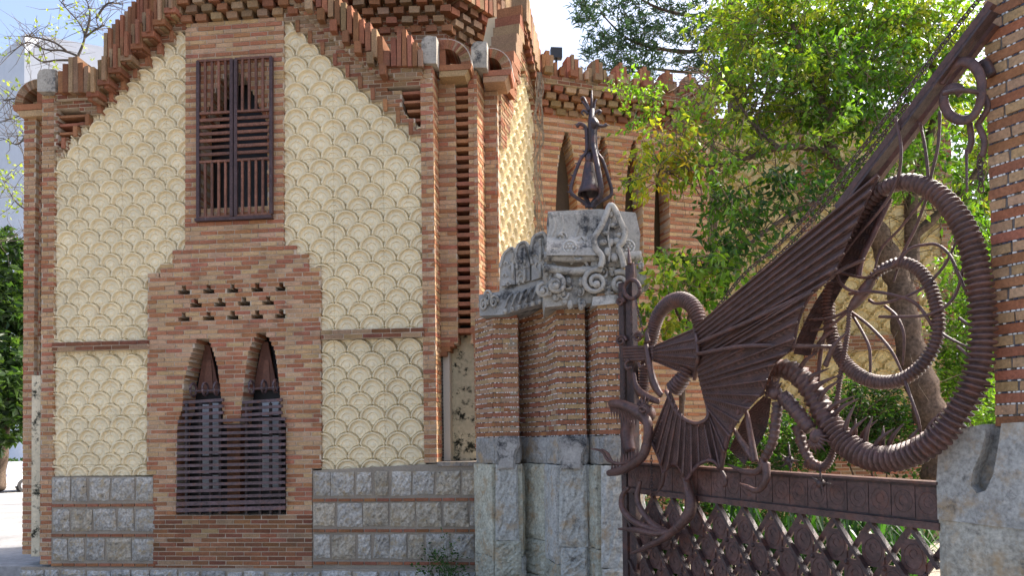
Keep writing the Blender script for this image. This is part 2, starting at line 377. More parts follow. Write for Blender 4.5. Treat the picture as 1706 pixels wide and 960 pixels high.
for k in range(16):         # upright coping bricks, right slope
    x = 474 + 10.3 * k; y = -36 + (x - 474) * .885
    upright(x, x + 9.8, y - 44 + rb.uniform(-3, 3), y + rb.uniform(-2, 4), -.25, .20 + rb.uniform(-.03, .03), weather(0))
    if k % 2: upright(x + 2, x + 14, y + 4, y + 22, -.1, .24, weather(0))
for x0, x1, y in ((638, 650, 84), (650, 660, 62), (660, 669, 50), (669, 678, 48), (678, 686, 58), (686, 695, 70), (695, 704, 82)): upright(x0, x1, y, 109, -.15, .17, weather(0))
for x0, x1, y in ((96, 104, 118), (104, 113, 106), (113, 121, 95), (121, 130, 94), (130, 139, 104), (139, 148, 110)): upright(x0, x1, y, 153, -.2, .2, weather(0))
for i in range(8):          # stepped clusters, left slope
    x, y = 144 + 18.5 * i, 152 - 20 * i
    for k, h in enumerate((30, 40, 35)): upright(x + 6.6 * k, x + 6.6 * k + 6.2, y - h + rb.uniform(-3, 3), y, -.25, (.2, .27, .22)[k], weather(0))
    upright(x - 1, x + 20, y, y + 7, -.1, .24, weather(0)); upright(x + 1, x + 10, y + 7.5, y + 14, -.1, .20, weather(0)); upright(x + 10.5, x + 19, y + 7.5, y + 14, -.1, .19, weather(0))
for i in range(5):
    x, y = 172 + 20 * i, 78 - 22 * i
    for k, h in enumerate((24, 32, 38)): upright(x + 7 * k, x + 7 * k + 6.6, y - h, y + 30, -1.0, (-.55, -.5, -.55)[k], weather(0))
# checker cornice above the shutter
for r, (y, x0) in enumerate(((29, 280), (17, 292), (5, 280), (-7, 292))):
    for k in range(9):
        x = x0 + 25.5 * k - 6
        if x > 478: continue
        yy = y - (x - 300) * .08; a, z = F.uz(x, yy, .1); b, _ = F.uz(x + 17, yy, .1); BR.one(F, a, b, z - .05, z + .05, -.35, .08 + .05 * r, weather(0), .008)
m = MB(); 
for r in range(3):
    a, z = F.uz(272, 24 - 12 * r, .06); b, _ = F.uz(484, 24 - 12 * r, .06); m.box(F, a, b, z - .012, z + .012, -.4, .03 + .05 * r, (.2, .15, .1))
m.build('cornice_bed', M['mortar'], PAV)
# right corner pilasters: zigzag in plan
def node(px, off): p = F.at(px, 600, off); return (p.x, p.y)
def seg(br, mo, A, B, z0, z1, ch=CH, bl=.24, colf=bands, depth=.25, joint=.012, jit=.003, mcol=MORT):
    pl = Plane(A[0], A[1], B[0] - A[0], B[1] - A[1]); L = math.hypot(B[0] - A[0], B[1] - A[1])
    br.wall(pl, [[(0, z0), (L, z0), (L, z1), (0, z1)]], ch, bl, 0, depth, colf, mo, joint, jit, mcol=mcol); return pl, L
zt1 = F.uz(716, 103)[1]; zb1 = F.uz(716, 772)[1]; zs = F.uz(750, 574, -.3)[1]
n1, n2, n3, n4 = node(705, .03), node(726, .03), node(735, -.32), node(763, -.32)
seg(BR, mort, n1, n2, zb1, zt1, bl=.2, depth=.3); seg(BR, mort, n2, n3, zb1, zt1, bl=.2, depth=.1)
seg(BR, mort, n3, n4, zs, zt1 - .05, bl=.3, depth=.25)
n5, n6, n7, n8 = node(785, -.36), node(800, -.36), node(812, -.78), node(834, -.78)
seg(BR, mort, n5, n6, zs, zt1, bl=.2); seg(BR, mort, n6, n7, zs - 1.6, zt1, bl=.2, depth=.1); seg(BR, mort, n7, n8, zs - 1.6, zt1 - .1, bl=.2)
m = MB(); m.box(F, F.uz(757, 500, -.7)[0], F.uz(795, 500, -.7)[0], 0, zt1 - .6, -3, -.72, (.010, .008, .007)); m.build('slot_core', M['plain'], PAV)  # near-black colour stands in for the shade behind the slats
k = 0; y = 120
while y < 548:
    a, z = F.uz(762, y, -.36); b, _ = F.uz(787, y, -.36); BR.one(F, a - .03, b + .03, z - .03, z + .028, -.66, -.36 + rb.uniform(-.02, .01), red(.9)); y += 14.3
for i in range(4):          # corbelled foot of the slot
    a, z = F.uz(757 + (-6 * i), 566 + 8 * i, -.32); b = F.uz(733, 500, -.32)[0]; BR.one(F, b, a + .05, z - .035, z + .035, -.6, -.32 + .002 * i, red(.9))
    a, z = F.uz(786 + 1 * i, 552 + 8 * i, -.36); b = F.uz(806, 500, -.36)[0]; BR.one(F, a, b, z - .035, z + .035, -.6, -.36 + .002 * i, red(.9))
a = F.uz(757, 551, -.34)[0]; b = F.uz(792, 551, -.34)[0]; z = F.uz(770, 551, -.34)[1]; BR.one(F, a, b, z - .035, z + .035, -.65, -.345, red())
# plaster niche and its ledge
m = MB(); u = lambda x, o: F.uz(x, 650, o)[0]; z0, z1 = F.uz(760, 768, -.5)[1], F.uz(760, 552, -.5)[1]
m.box(F, u(745, -.62), u(800, -.62), z0, z1, -.7, -.62, (.66, .57, .38)); m.build('niche_panel', M['moldy'], PAV)
m = MB(); m.box(F, u(734, -.4), u(749, -.4), z0, z1 - .25, -.66, -.42, (.62, .56, .46)); m.build('niche_jamb', M['paint'], PAV)
m = MB(); m.box(F, u(727, .02), u(822, -.1), z0 - .07, z0 - .005, -.8, .03, (.30, .26, .22)); m.build('niche_ledge', M['stone'], PAV)
# rounded caps over the corner pilasters
def arch_cap(pl, xs0, xs1, ys0, ys1, cx, cy, ri, ro, off, ang0=0, ang1=100, flip=1):
    m = MB(); n = 14; px2 = (pl.uz(cx + 10, cy, off)[0] - pl.uz(cx, cy, off)[0]) / 10; uc, zc = pl.uz(cx, cy, off)
    for k in range(n):
        t0, t1 = R(lerp(ang0, ang1, (k + .06) / n)), R(lerp(ang0, ang1, (k + .94) / n))
        P = [(uc + flip * ri * px2 * math.cos(t0), zc + ri * px2 * math.sin(t0)), (uc + flip * ro * px2 * math.cos(t0), zc + ro * px2 * math.sin(t0)), (uc + flip * ro * px2 * math.cos(t1), zc + ro * px2 * math.sin(t1)), (uc + flip * ri * px2 * math.cos(t1), zc + ri * px2 * math.sin(t1))]
        m.prism(pl, P, off - .45, off, weather(0))
    arc = [(uc + flip * (ro + 2) * px2 * math.cos(R(lerp(ang0, ang1, k / 10))), zc + (ro + 2) * px2 * math.sin(R(lerp(ang0, ang1, k / 10)))) for k in range(11)]
    inn = [(uc + flip * (ro - 1) * px2 * math.cos(R(lerp(ang0, ang1, k / 10))), zc + (ro - 1) * px2 * math.sin(R(lerp(ang0, ang1, k / 10)))) for k in range(11)]
    m.prism(pl, arc + inn[::-1], off - .47, off - .02, (.5, .46, .4))
    m.prism(pl, [(uc - flip * 9 * px2, zc - 3 * px2), (uc - flip * 9 * px2, zc + ro * px2 * .98), (uc + flip * 1 * px2, zc + ro * px2), (uc + flip * 1 * px2, zc - 3 * px2)], off - .44, off - .01, red(.8))
    m.prism(pl, [(uc - flip * 9 * px2, zc - 10 * px2), (uc + flip * ro * px2, zc - 10 * px2), (uc + flip * (ro + 2) * px2, zc - 1 * px2), (uc - flip * 9 * px2, zc - 1 * px2)], off - .44, off + .02, red(.9))
    m.prism(pl, [(uc - flip * 9 * px2, zc - 20 * px2), (uc + flip * (ro - 10) * px2, zc - 20 * px2), (uc + flip * (ro - 4) * px2, zc - 10.5 * px2), (uc - flip * 9 * px2, zc - 10.5 * px2)], off - .42, off + .01, buff(.9))
    cap = m.build('arch_cap', M['brick'], PAV)
    s = MB(); P = pl.poly([(xs0, ys1), (xs0, ys0 + 10), (xs0 + 3, ys0 + 3), (xs0 + (xs1 - xs0) * .4, ys0), (xs1, ys0 + 1), (xs1, ys1)], off + .2)
    s.prism(pl, P, off - .25, off + .2, (.42, .38, .32)); s.build('cap_stone', M['carved'], PAV)
arch_cap(F, 702, 727, 59, 105, 741, 108, 27, 43, -.1)
arch_cap(F, 785, 811, 68, 112, 814, 117, 22, 37, -.5)
arch_cap(F, 62, 92, 114, 152, 62, 172, 24, 38, -.05, flip=-1)
# plinth: rubble stones with brick courses
rs = random.Random(11); pm = MB()
for (xa, xb, yl, yr) in ((84, 257, (795, 838, 848, 888, 896, 937), (795, 838, 848, 887, 895, 936)), (520, 818, (785, 829, 838, 880, 889, 934), (768, 824, 832, 876, 886, 930))):
    pm.prism(F, F.poly([(xa, yl[0]), (xb, yr[0]), (xb, 1040), (xa, 1040)], .02), -.3, .0, (.33, .28, .22))
    for r in range(3):
        z1 = F.uz(xa, yl[2 * r], .03)[1]; z0 = F.uz(xa, yl[2 * r + 1], .03)[1]; ua, ub = F.uz(xa, 850, .03)[0], F.uz(xb, 850, .03)[0]
        e = ua
        while e < ub - .05:
            w = min(rs.uniform(.24, .44), ub - e)
            if ub - e - w < .15: w = ub - e
            mm = MB(); g = rs.uniform(.36, .5); rough_block(mm, F, e + .018, e + w - .018, z0 + .01 + rs.uniform(0, .02), z1 - .01 - rs.uniform(0, .02), -.2, .025, (g * 1.05, g * .98, g * .86) if rs.random() < .6 else (g * 1.05, g * .92, g * .72), rs, .016)
            mm.build('stone', M['rubble'], PAV); e += w
        e = ua; zc = z0 - .05
        while e < ub:
            BR.one(F, e + .006, min(e + .185, ub), zc - .02, zc + .022, -.1, .02, red(rb.uniform(.7, 1)), .004); e += .2
ua, ub = F.uz(30, 945, .1)[0], F.uz(818, 940, .1)[0]; zf = F.uz(150, 948, .1)[1]; e = ua
pm.box(F, ua, ub, -.05, zf, -.3, .04, (.33, .28, .22))
while e < ub:
    w = rs.uniform(.25, .5); mm = MB(); g = rs.uniform(.32, .48); rough_block(mm, F, e, min(e + w - .03, ub), zf - .40, zf - .02 - rs.uniform(0, .04), -.1, .07, (g, g * .98, g * .92), rs, .025); mm.build('stone', M['rubble'], PAV); e += w
pm.build('plinth_core', M['mortar'], PAV)
# plaster fields
def steps_in(poly):
    P = poly
    def f(u, z): return any(a <= u <= b for a, b in crossings([P], z))
    return f
ru, rz = F.uz(127, 580)[0], F.uz(127, 560)[1]
zle = F.uz(170, 582)[1]; zri = F.uz(620, 557)[1]
ul0, ul1 = F.uz(86, 500)[0], F.uz(313, 500)[0]
LP = F.poly([(86, 570), (86, 262), (312, 40), (312, 425), (252, 470), (250, 570)])
scale_field(F, ul0, ul1, F.uz(170, 578)[1], F.uz(300, 45)[1], -.076, PAV, ru=ru, rz=F.uz(108, 545)[1], inside=steps_in(LP), clip=steps_in(F.poly([(60, 600), (60, 268), (90, 252), (298, 48), (330, 42), (330, 600)])))
scale_field(F, ul0, F.uz(250, 650)[0], F.uz(170, 794)[1], F.uz(170, 583)[1], -.076, PAV, ru=F.uz(108, 600)[0], rz=F.uz(108, 612)[1])
ru = F.uz(514, 500)[0]; RP = F.poly([(530, 555), (530, 450), (470, 410), (470, 30), (500, 30), (710, 220), (710, 550)])
scale_field(F, F.uz(469, 400)[0], F.uz(707, 400)[0], F.uz(620, 556)[1], F.uz(480, 30)[1], -.076, PAV, P=.392, V=.203, ru=F.uz(555, 500)[0], rz=F.uz(600, 524)[1], inside=steps_in(RP), clip=steps_in(F.poly([(440, 600), (440, 26), (497, 26), (708, 219), (720, 219), (720, 600)])))
scale_field(F, F.uz(532, 650)[0], F.uz(707, 650)[0], F.uz(620, 783)[1], F.uz(620, 558)[1], -.076, PAV, P=.392, V=.203, ru=F.uz(555, 600)[0], rz=F.uz(600, 586)[1])
m = MB(); m.prism(F, F.poly([(86, 795), (86, 262), (312, 45), (312, 430), (252, 475), (252, 795)]), -.3, -.13, (.6, .5, .3)); m.prism(F, F.poly([(530, 780), (530, 450), (469, 410), (469, 30), (500, 30), (707, 225), (707, 772)]), -.3, -.13, (.6, .5, .3)); m.build('plaster_backing', M['plaster'], PAV)
# ------------------------------------------------------------ shutter window
IR = (.075, .042, .04); IP = (.075, .050, .056)
SH = MB(); fr = MB(); o = .07
def bar(px0, py0, px1, py1, w, c, off=.07, th=.03, pl=F, name='slat', mat='rust', parent=PAV):
    a, b = pl.uz(px0, py0, off), pl.uz(px1, py1, off); d = Vector((b[0] - a[0], b[1] - a[1])); nn = Vector((-d.y, d.x)).normalized() * w / 2
    mm = MB(); mm.prism(pl, [(a[0] + nn.x, a[1] + nn.y), (b[0] + nn.x, b[1] + nn.y), (b[0] - nn.x, b[1] - nn.y), (a[0] - nn.x, a[1] - nn.y)], off - th, off, c)
    return mm.build(name, M[mat], parent)
shut = MB(); shut.box(F, *[F.uz(x, 361, .05)[0] for x in (326, 454)], F.uz(390, 367, .05)[1], F.uz(390, 362, .05)[1], 0, .09, IR); SHU = shut.build('shutter', M['rust'], PAV); SHU['label'] = 'rusty brown double shutter of iron slats'
def yb(y, x): return y - (x - 328) * .06
def RC(): k = rb.uniform(.7, 1.25); return (.19 * k, .078 * k, .045 * k)
for x in (329, 385, 392, 451): bar(x, yb(101, x), x - (0 if x > 400 else 0), yb(363, x), .05, IR, .085, .05, name='stile', parent=SHU)
for y in (101, 189, 270, 363):
    bar(328, yb(y, 328), 386, yb(y, 386), .035, RC(), .08, .04, name='rail', parent=SHU); bar(391, yb(y, 391), 452, yb(y, 452), .035, RC(), .08, .04, name='rail', parent=SHU)
for xa in (330, 392):
    for k in range(1, 5):
        x = xa + 11.3 * k; bar(x, yb(102, x), x, yb(188, x), .036, RC(), .075, parent=SHU); bar(x, yb(271, x), x, yb(362, x), .036, RC(), .075, parent=SHU)
    for k in range(1, 7): y = 189 + 11.5 * k; bar(xa, yb(y, xa), xa + 56, yb(y, xa + 56), .046, RC(), .075, parent=SHU)
# ------------------------------------------------------------ barred twin window
m = MB(); m.prism(F, F.poly([(296, 860), (296, 720), (310, 640), (335, 566), (440, 558), (470, 640), (478, 720), (478, 856)], -.36), -.41, -.385, (.009, .007, .007)); WIN = m.build('twin_window', M['plain'], PAV); WIN['label'] = 'twin pointed window behind horizontal iron bars'  # near-black back sheet: darkness of the unlit room painted in
m = MB()
for (pa) in ([(328, 655), (341, 575), (349, 575), (366, 655)], [(422, 650), (437, 570), (446, 570), (462, 650)]):
    m = MB(); m.prism(F, F.poly(pa, -.3), -.34, -.3, (.14, .06, .04))
    cx = sum(p[0] for p in pa) / 4; a = F.poly([(cx - 7, 648), (cx - 1, 600), (cx + 6, 600), (cx + 9, 648)], -.29); m.prism(F, a, -.31, -.285, (.20, .09, .06)); m.build('wood_panel', M['wood'], WIN)
m = MB(); m.prism(F, F.poly([(378, 704), (401, 704), (399, 856), (379, 857)], -.2), -.38, -.2, (.22, .09, .04)); m.build('column', M['wood'], WIN)
for xa, ya in ((336, 674), (352, 672), (436, 668), (452, 666)):
    for k in range(5):
        mm = MB(); y = ya + 30 * k; mm.prism(F, F.poly([(xa, y), (xa + 13, y), (xa + 13, y + 26), (xa, y + 26)], -.28), -.30, -.28, (.5, .52, .54)); mm.build('pane', M['plain'], WIN)
for x in (310, 333, 350, 366, 410, 433, 450, 466): bar(x, 672 if 300 < x < 470 else 705, x, 858, .04, (.05, .035, .04), -.02, .04, name='upright_bar', mat='iron', parent=WIN)
for k in range(18):
    y = 670 + 10.6 * k
    if k < 3: xs = ((305 - k, 371), (403, 469))
    else: xs = ((297 - min(k, 8) * .4, 475),)
    for a, b in xs: bar(a, y + 1, b, y - 3.5, .045 if k < 16 else .06, tuple(q * (.9 + .25 * ((k * 7) % 5) / 5) for q in (.095, .058, .064)), .11, .05, name='grille_bar', mat='iron', parent=WIN)
for x, y in ((322, 650), (342, 649), (361, 648), (419, 646), (440, 645), (459, 644)):
    c0 = F.at(x, y, .02); mm = MB(); mm.tube([c0 + F.n * (.10 * math.cos(t)) * .9 + Vector((0, 0, .10 * math.sin(t))) for t in [2 * math.pi * k / 14 for k in range(15)]], .018, 6, IP); mm.build('ring', M['iron'], WIN, True)
bar(318, 652, 366, 650, .02, IP, .03, .02, name='ring_rod', mat='iron', parent=WIN); bar(415, 648, 464, 646, .02, IP, .03, .02, name='ring_rod', mat='iron', parent=WIN)

# ------------------------------------------------------------ side wall (sunlit) of the pavilion
SW = Plane(n8[0] - .02, n8[1], .30, .954)
LSW = 2.35
m = MB(); m.prism(SW, SW.poly([(832, 450), (832, 200), (866, 20), (903, 190), (900, 450)]), -.6, -.14, (.5, .4, .25)); m.build('side_backing', M['plaster'], PAV)
SP = SW.poly([(832, 445), (832, 240), (862, 120), (876, 120), (899, 190), (899, 445)])
sz0, sz1 = SW.uz(850, 445)[1], SW.uz(868, 118)[1]
scale_field(SW, .02, LSW, sz0, sz1, -.075, PAV, P=.37, V=.2, ru=.1, rz=sz0, inside=steps_in(SP), step=.016)
GS = [(832, 246), (842, 246), (842, 222), (848, 222), (848, 195), (853, 195), (853, 168), (859, 168), (859, 140), (865, 140), (865, 112), (871, 112), (873, 30), (866, 12), (856, 62), (848, 100), (832, 128)]
GS2 = [(871, 112), (877, 140), (884, 160), (891, 182), (897, 200), (899, 470), (907, 470), (906, 190), (895, 150), (884, 105), (872, 45), (868, 20)]
BR.wall(SW, [SW.poly(GS)], CH, .24, .03, .3, weather, mort); BR.wall(SW, [SW.poly(GS2)], CH, .24, .03, .3, weather, mort)
for k in range(12):
    t = k / 11; x = lerp(872, 905, t); y = lerp(30, 172, t)
    a, z = SW.uz(x, y, .1); BR.one(SW, a - .07, a + .07, z - .1, z + .45, -.1, .18, weather(0), .01)
    BR.one(SW, a - .05, a + .09, z - .24, z - .12, -.1, .14, weather(0), .01)
for k in range(9):          # front slope of the side gable: a raking coping of brick courses
    t = k / 8; a, z = SW.uz(lerp(846, 868, t), lerp(150, 28, t), .05); BR.one(SW, a - .16, a + .16, z - .1, z + .12, -.35, .12, weather(0), .01)
# ------------------------------------------------------------ upper drum behind the gable
D1 = Plane(*at(480, 60, 13.2).xy, 1, -.05); pA = at(742, 40, 13.05); D2 = Plane(pA.x, pA.y, .9, 1.0)
BR.wall(D1, [D1.poly([(470, -20), (744, -20), (744, 95), (520, 95)])], CH, .25, 0, .4, weather, mort)
BR.wall(D2, [D2.poly([(742, -20), (832, -20), (832, 110), (742, 110)])], CH, .25, 0, .4, weather, mort)
for pl, xa, xb, x in ((D1, 480, 742, 480), (D2, 742, 830, 742)):
    for r, y in enumerate((50, 37, 24, 11)):
        z = D1.uz(700, y)[1]; a0 = pl.uz(xa, 40)[0]; a1 = pl.uz(xb, 60)[0]; a = a0 + (.14 if r % 2 else 0)
        while a < a1: BR.one(pl, a, a + .19, z - .055, z + .055, -.1, .06 + .06 * r, weather(0), .01); a += .28
    a0 = pl.uz(xa, 40)[0]; a1 = pl.uz(xb, 60)[0]; a = a0; z = D1.uz(700, 4)[1]; k = 0
    while a < a1: BR.one(pl, a, a + .1, z, z + (.42, .55, .62, .5, .3)[k % 5], .0, .32, weather(0), .01); a += .115; k += 1
BR.finish(300); mort.build('mortar', M['mortar'], PAV)

# ============================================================ REAR WING with pointed windows
pE = SW.pt(LSW - .05, 0, -.1)
B = Plane(pE.x, pE.y, .95, .30)
REAR = thing('rear_wing', 'banded brick wing with pointed windows and pointed merlons behind the gate pier', 'building', B.pt(1.6, 0, -.3))
BB = Bricks(REAR); bm = MB(); CB = .078
op = []
for cx, ap, hw in ((944, 220, 18), (1004, 228, 17), (1056, 236, 15), (1103, 246, 13)):
    op.append(B.poly([(cx - 3, ap), (cx + 3, ap), (cx + hw * .55, ap + 28), (cx + hw * .85, ap + 65), (cx + hw, ap + 120), (cx + hw, 440), (cx - hw, 440), (cx - hw, ap + 120), (cx - hw * .85, ap + 65), (cx - hw * .55, ap + 28)]))
body = B.poly([(898, 162), (1185, 205), (1185, 560), (898, 560)])
zB = B.uz(905, 160)[1]; body = [(0, zB), (3.9, zB), (3.9, 0), (0, 0)]
BB.wall(B, [body] + op, CB, .3, 0, .42, lambda i: bands(i, 1.15, .03), bm)  # bricks tinted lighter, grazing sun put into their colour
m = MB(); m.box(B, -.1, 3.9, 0, zB - .3, -2.5, -.55, (.16, .11, .06)); m.build('interior_core', M['plain'], REAR)
for r in range(4):
    a = .02 + (.13 if r % 2 else 0)
    while a < 3.85: BB.one(B, a, a + .19, zB - .34 + .115 * r, zB - .235 + .115 * r, -.1, .07 + .07 * r, weather(0), .012); a += .26
zt2 = zB + .12; BB.wall(B, [[(-.05, zt2), (3.9, zt2), (3.9, zt2 + .14), (-.05, zt2 + .14)]], .07, .24, .32, .5, weather, bm)
a = .08; k = 0
while a < 3.9:
    m = MB(); w = .40; n = 5
    for q in range(n):
        h = (.26, .40, .46, .40, .26)[q]; m.box(B, a + w * q / n + .003, a + w * (q + 1) / n - .003, zt2 + .14, zt2 + .14 + h + rb.uniform(-.015, .015), .05, .30, weather(0), .008, rb)
    m.box(B, a + .1, a + .26, zt2 + .14, zt2 + .26, .30, .42, weather(0), .008, rb); m.box(B, a + w + .02, a + w + .1, zt2 + .14, zt2 + .30, .2, .38, weather(0), .008, rb)
    m.build('merlon', M['brick'], REAR); a += .51
BB.finish(300); bm.build('mortar', M['mortar'], REAR)
# floodlight on the parapet
p = B.pt(.55, zt2 + .72, .05)
FL = thing('floodlight', 'small black floodlight on top of the rear parapet', 'floodlight', p)
m = MB(); q = Plane(p.x, p.y, .95, .1); m.box(q, -.11, .11, p.z - .1, p.z + .1, -.06, .06, (.02, .02, .022)); m.build('housing', M['plain'], FL)
m = MB(); m.box(q, -.02, .02, p.z - .45, p.z - .1, -.02, .02, (.02, .02, .02)); m.build('bracket', M['plain'], FL)
# ============================================================ GATE PIER
def nd(px, Y): p = at(px, 620, Y); return (p.x, p.y)
PN = [nd(792, 10.45), nd(822, 9.98), nd(863, 9.95), nd(866, 10.42), nd(909, 9.86), nd(928, 9.28), nd(975, 9.24), nd(978, 9.42), nd(997, 8.96), nd(1041, 8.94), nd(1066, 9.9)]
PIER = thing('gate_pier', 'faceted brick gate pier on grey stone base with carved stone capital', 'gate pier', (PN[6][0], PN[6][1] + .4, 0))
BP = Bricks(PIER); pmort = MB(); chips = MB(); CP = .0665
zpb = at(955, 727, 9.26).z; zpt = at(955, 500, 9.26).z
CHIPC = [(.8, .8, .78), (.75, .75, .72), (.06, .06, .09), (.5, .5, .5), (.10, .08, .06)]
def add_chips(mb, pl, u0, u1, z0, z1, ch, w, h, rnd, off=.004):
    i = math.ceil(z0 / ch)
    while i * ch < z1:
        u = u0 + rnd.uniform(0, w)
        while u < u1 - w * .5:
            ww = w * rnd.uniform(.5, 1.2); mb.box(pl, u, min(u + ww, u1), i * ch - h / 2, i * ch + h / 2, -.012, off, rnd.choice(CHIPC)); u += ww + w * rnd.uniform(.25, .9)
        i += 1
rc = random.Random(5); dirty = lambda i: bands(i, .9, .04)
NF = len(PN) - 1
for k in range(NF):
    pl, L = seg(BP, pmort, PN[k], PN[k + 1], zpb, zpt, CP, .26, dirty, .2, mcol=(.34, .27, .19))
    add_chips(chips, pl, 0, L, zpb, zpt, CP, .022, .011, rc)
    zz = [0, .52, 1.0, zpb - .36] if k % 2 else [0, .30, .78, zpb - .36]
    for j in range(3):
        mm = MB(); g = rc.uniform(.38, .52); w_ = rc.choice((.78, .90, .92)); rough_block(mm, pl, .004, L - .004, zz[j] + .004, zz[j + 1] - .004, -.2, .05, (g, g * (.9 + w_ * .1), g * w_), rc, .014, 9, 14); mm.build('base_stone', M['stone'], PIER)
    mm = MB(); g = rc.uniform(.30, .42); rough_block(mm, pl, .003, L - .003, zpb - .35, zpb - .004, -.2, .02, (g, g * .97, g * .9), rc, .008, 7, 6); mm.build('base_stone', M['stone'], PIER)
BP.finish(300); chips.build('ceramic_chips', M['plain'], PIER, kind='stuff')
pc = MB(); nn = len(PN)
ins = [(PN[1][0] + .06, 10.2), (PN[2][0] - .02, 10.2), (PN[3][0] + .02, 10.55), (PN[4][0] + .12, 10.1), (PN[5][0] + .1, 9.45), (PN[6][0] - .02, 9.42), (PN[7][0] + .06, 9.5), (PN[8][0] + .05, 9.12), (PN[9][0] - .05, 9.1), (PN[10][0] - .22, 9.9), (PN[10][0] - .22, 11), (PN[1][0] + .06, 11)]
slab(pc, ins, 0, zpt + .2, (.3, .25, .2)); pc.build('pier_core', M['mortar'], PIER); pmort.build('mortar', M['mortar'], PIER)
def seg_plane(k): A, Bq = PN[k], PN[k + 1]; return Plane(A[0], A[1], Bq[0] - A[0], Bq[1] - A[1])
for k, x0, x1 in ((1, 825, 866), (5, 930, 978)):
    pl = seg_plane(k); mm = MB()
    for o0, o1, s in ((-.1, .07, 0), (.07, .10, 3)):
        mm.prism(pl, pl.poly([(x0 + 2 + s, 783 - s), (x0 + 6 + s, 768), (x0 + s, 742), (x0 + 2 + s, 731 + s), (x0 + 8, 727 + s), (x1 - 8, 727 + s), (x1 - 1 - s, 731 + s), (x1 - s, 742), (x1 - 7 - s, 758), (x1 - 8 - s, 783 - s)], .08), o0, o1, (.40, .38, .35))
    mm.build('boss_stone', M['carved'], PIER)
# carved capital
K = Plane(0, 9.02, 1, -.02); SC = (.44, .41, .36); PX = 9.1 / FPX
def kp(px, py, off=0): return K.at(px, py, off)
def ktube(m, P, r, off=0, n=8, c=SC, sub=6, flat=1): m.tube(spline([kp(a, b, off) for a, b in P], sub), r * PX if not hasattr(r, '__len__') else [q * PX for q in r], n, c, flat)
def volute(m, cx, cy, r, turns=1.6, rt=4, off=0, flip=1, a0=90):
    P = []
    for k in range(int(turns * 14) + 1):
        t = k / 14; q = r * (1 - t / (turns + .35)); a = R(a0 + flip * 360 * t); P.append(kp(cx + q * math.cos(a), cy - q * math.sin(a), off + .02 * t))
    m.tube(P, [rt * PX * (1 - .4 * k / len(P)) for k in range(len(P))], 7, SC); m.ball(P[-1], rt * 1.3 * PX, 8, 6, (1, 1, 1), SC)
m = MB(); m.prism(K, K.poly([(908, 512), (905, 488), (912, 470), (906, 452), (1070, 448), (1078, 462), (1072, 486), (1046, 499), (930, 510)]), -.75, .0, SC); m.build('capital_band', M['carved'], PIER)
m = MB()
prof = [(913, 350), (916, 374), (908, 404), (913, 424), (1066, 422), (1068, 388), (1060, 352), (1040, 350), (1000, 346)]
m.prism(K, K.poly(prof), -.7, -.05, SC)
g = K.poly(prof)
# sloping roof faces leaning back
a, b, c_, d = K.uz(913, 352), K.uz(990, 348), K.uz(997, 420), K.uz(910, 420)
m.add([K.pt(*a, -.35), K.pt(*b, -.35), K.pt(*c_, .14), K.pt(*d, .14), K.pt(d[0], d[1] - .08, .16), K.pt(c_[0], c_[1] - .08, .16)], [(3, 2, 1, 0), (4, 5, 2, 3)], SC)
m.build('capital_roof', M['carved'], PIER)
m = MB(); ktube(m, [(906, 428), (950, 430), (990, 428), (1030, 428), (1068, 426)], 8, .06); ktube(m, [(906, 446), (950, 452), (985, 450)], 7, .06); m.build('moulding', M['carved'], PIER, True)
m = MB(); ktube(m, [(1000, 446), (1003, 428), (992, 412), (990, 396), (1000, 380), (1010, 358), (1017, 342), (1026, 352), (1034, 370), (1041, 386), (1037, 404), (1030, 412), (1036, 428), (1040, 446)], 5, .16, 8, SC, 6)
m.prism(K, K.poly([(1000, 446), (1003, 428), (992, 412), (990, 396), (1000, 380), (1010, 358), (1017, 342), (1026, 352), (1034, 370), (1041, 386), (1037, 404), (1030, 412), (1036, 428), (1040, 446)]), -.3, .09, (.36, .34, .31)); m.build('gable_hood', M['carved'], PIER, True)
m = MB(); rk = random.Random(9)
ktube(m, [(1014, 440), (1016, 415), (1013, 390), (1018, 365)], 2, .14)
for x, y, w, h, t in ((1008, 389, 8, 5, .3), (1024, 376, 9, 5, -.5), (1005, 404, 7, 5, .5), (1028, 402, 8, 6, -.6), (1012, 420, 6, 8, 1), (1024, 430, 7, 8, -1), (1004, 436, 6, 8, .4), (1018, 357, 5, 7, 1), (1032, 392, 6, 5, .3), (1018, 404, 5, 7, 1.2)):
    m.ball(kp(x, y, .13), PX, 8, 5, (w, 5, h), SC)
m.build('carved_leaves', M['carved'], PIER, True)
for x, y, off in ((949, 412, .14), (1046, 411, .04)):
    mm = MB(); cc = kp(x, y, off); r = 10.5 * PX
    mm.tube([cc + K.u * (r * math.cos(t)) + Vector((0, 0, r * math.sin(t))) for t in [2 * math.pi * k / 20 for k in range(21)]], 1.8 * PX, 6, (.56, .54, .5))
    for k in range(6):
        t = math.pi * k / 3; mm.ball(cc + K.u * (.55 * r * math.cos(t)) + Vector((0, 0, .55 * r * math.sin(t))), 2.8 * PX, 6, 5, (1, .6, 1), (.56, .54, .5))
    mm.ball(cc, 2.6 * PX, 6, 5, (1, 1, 1), (.56, .54, .5)); mm.build('rosette', M['carved'], PIER, True)
for v in ((992, 470, 22, 1.7, 5, .10, 1, 60), (1034, 472, 20, 1.7, 5, .10, -1, 120), (926, 474, 15, 1.5, 5, .08, -1, 90), (906, 484, 12, 1.4, 4, .02, 1, 90), (1070, 474, 14, 1.3, 5, -.1, 1, 90)):
    mm = MB(); volute(mm, *v); mm.build('volute', M['carved'], PIER, True)
for x, y in ((948, 470), (968, 470), (950, 508), (968, 510), (1014, 488)):
    mm = MB(); mm.ball(kp(x, y, .06), 5 * PX, 8, 6, (1, 1, 1.6), SC); mm.build('bud', M['carved'], PIER, True)
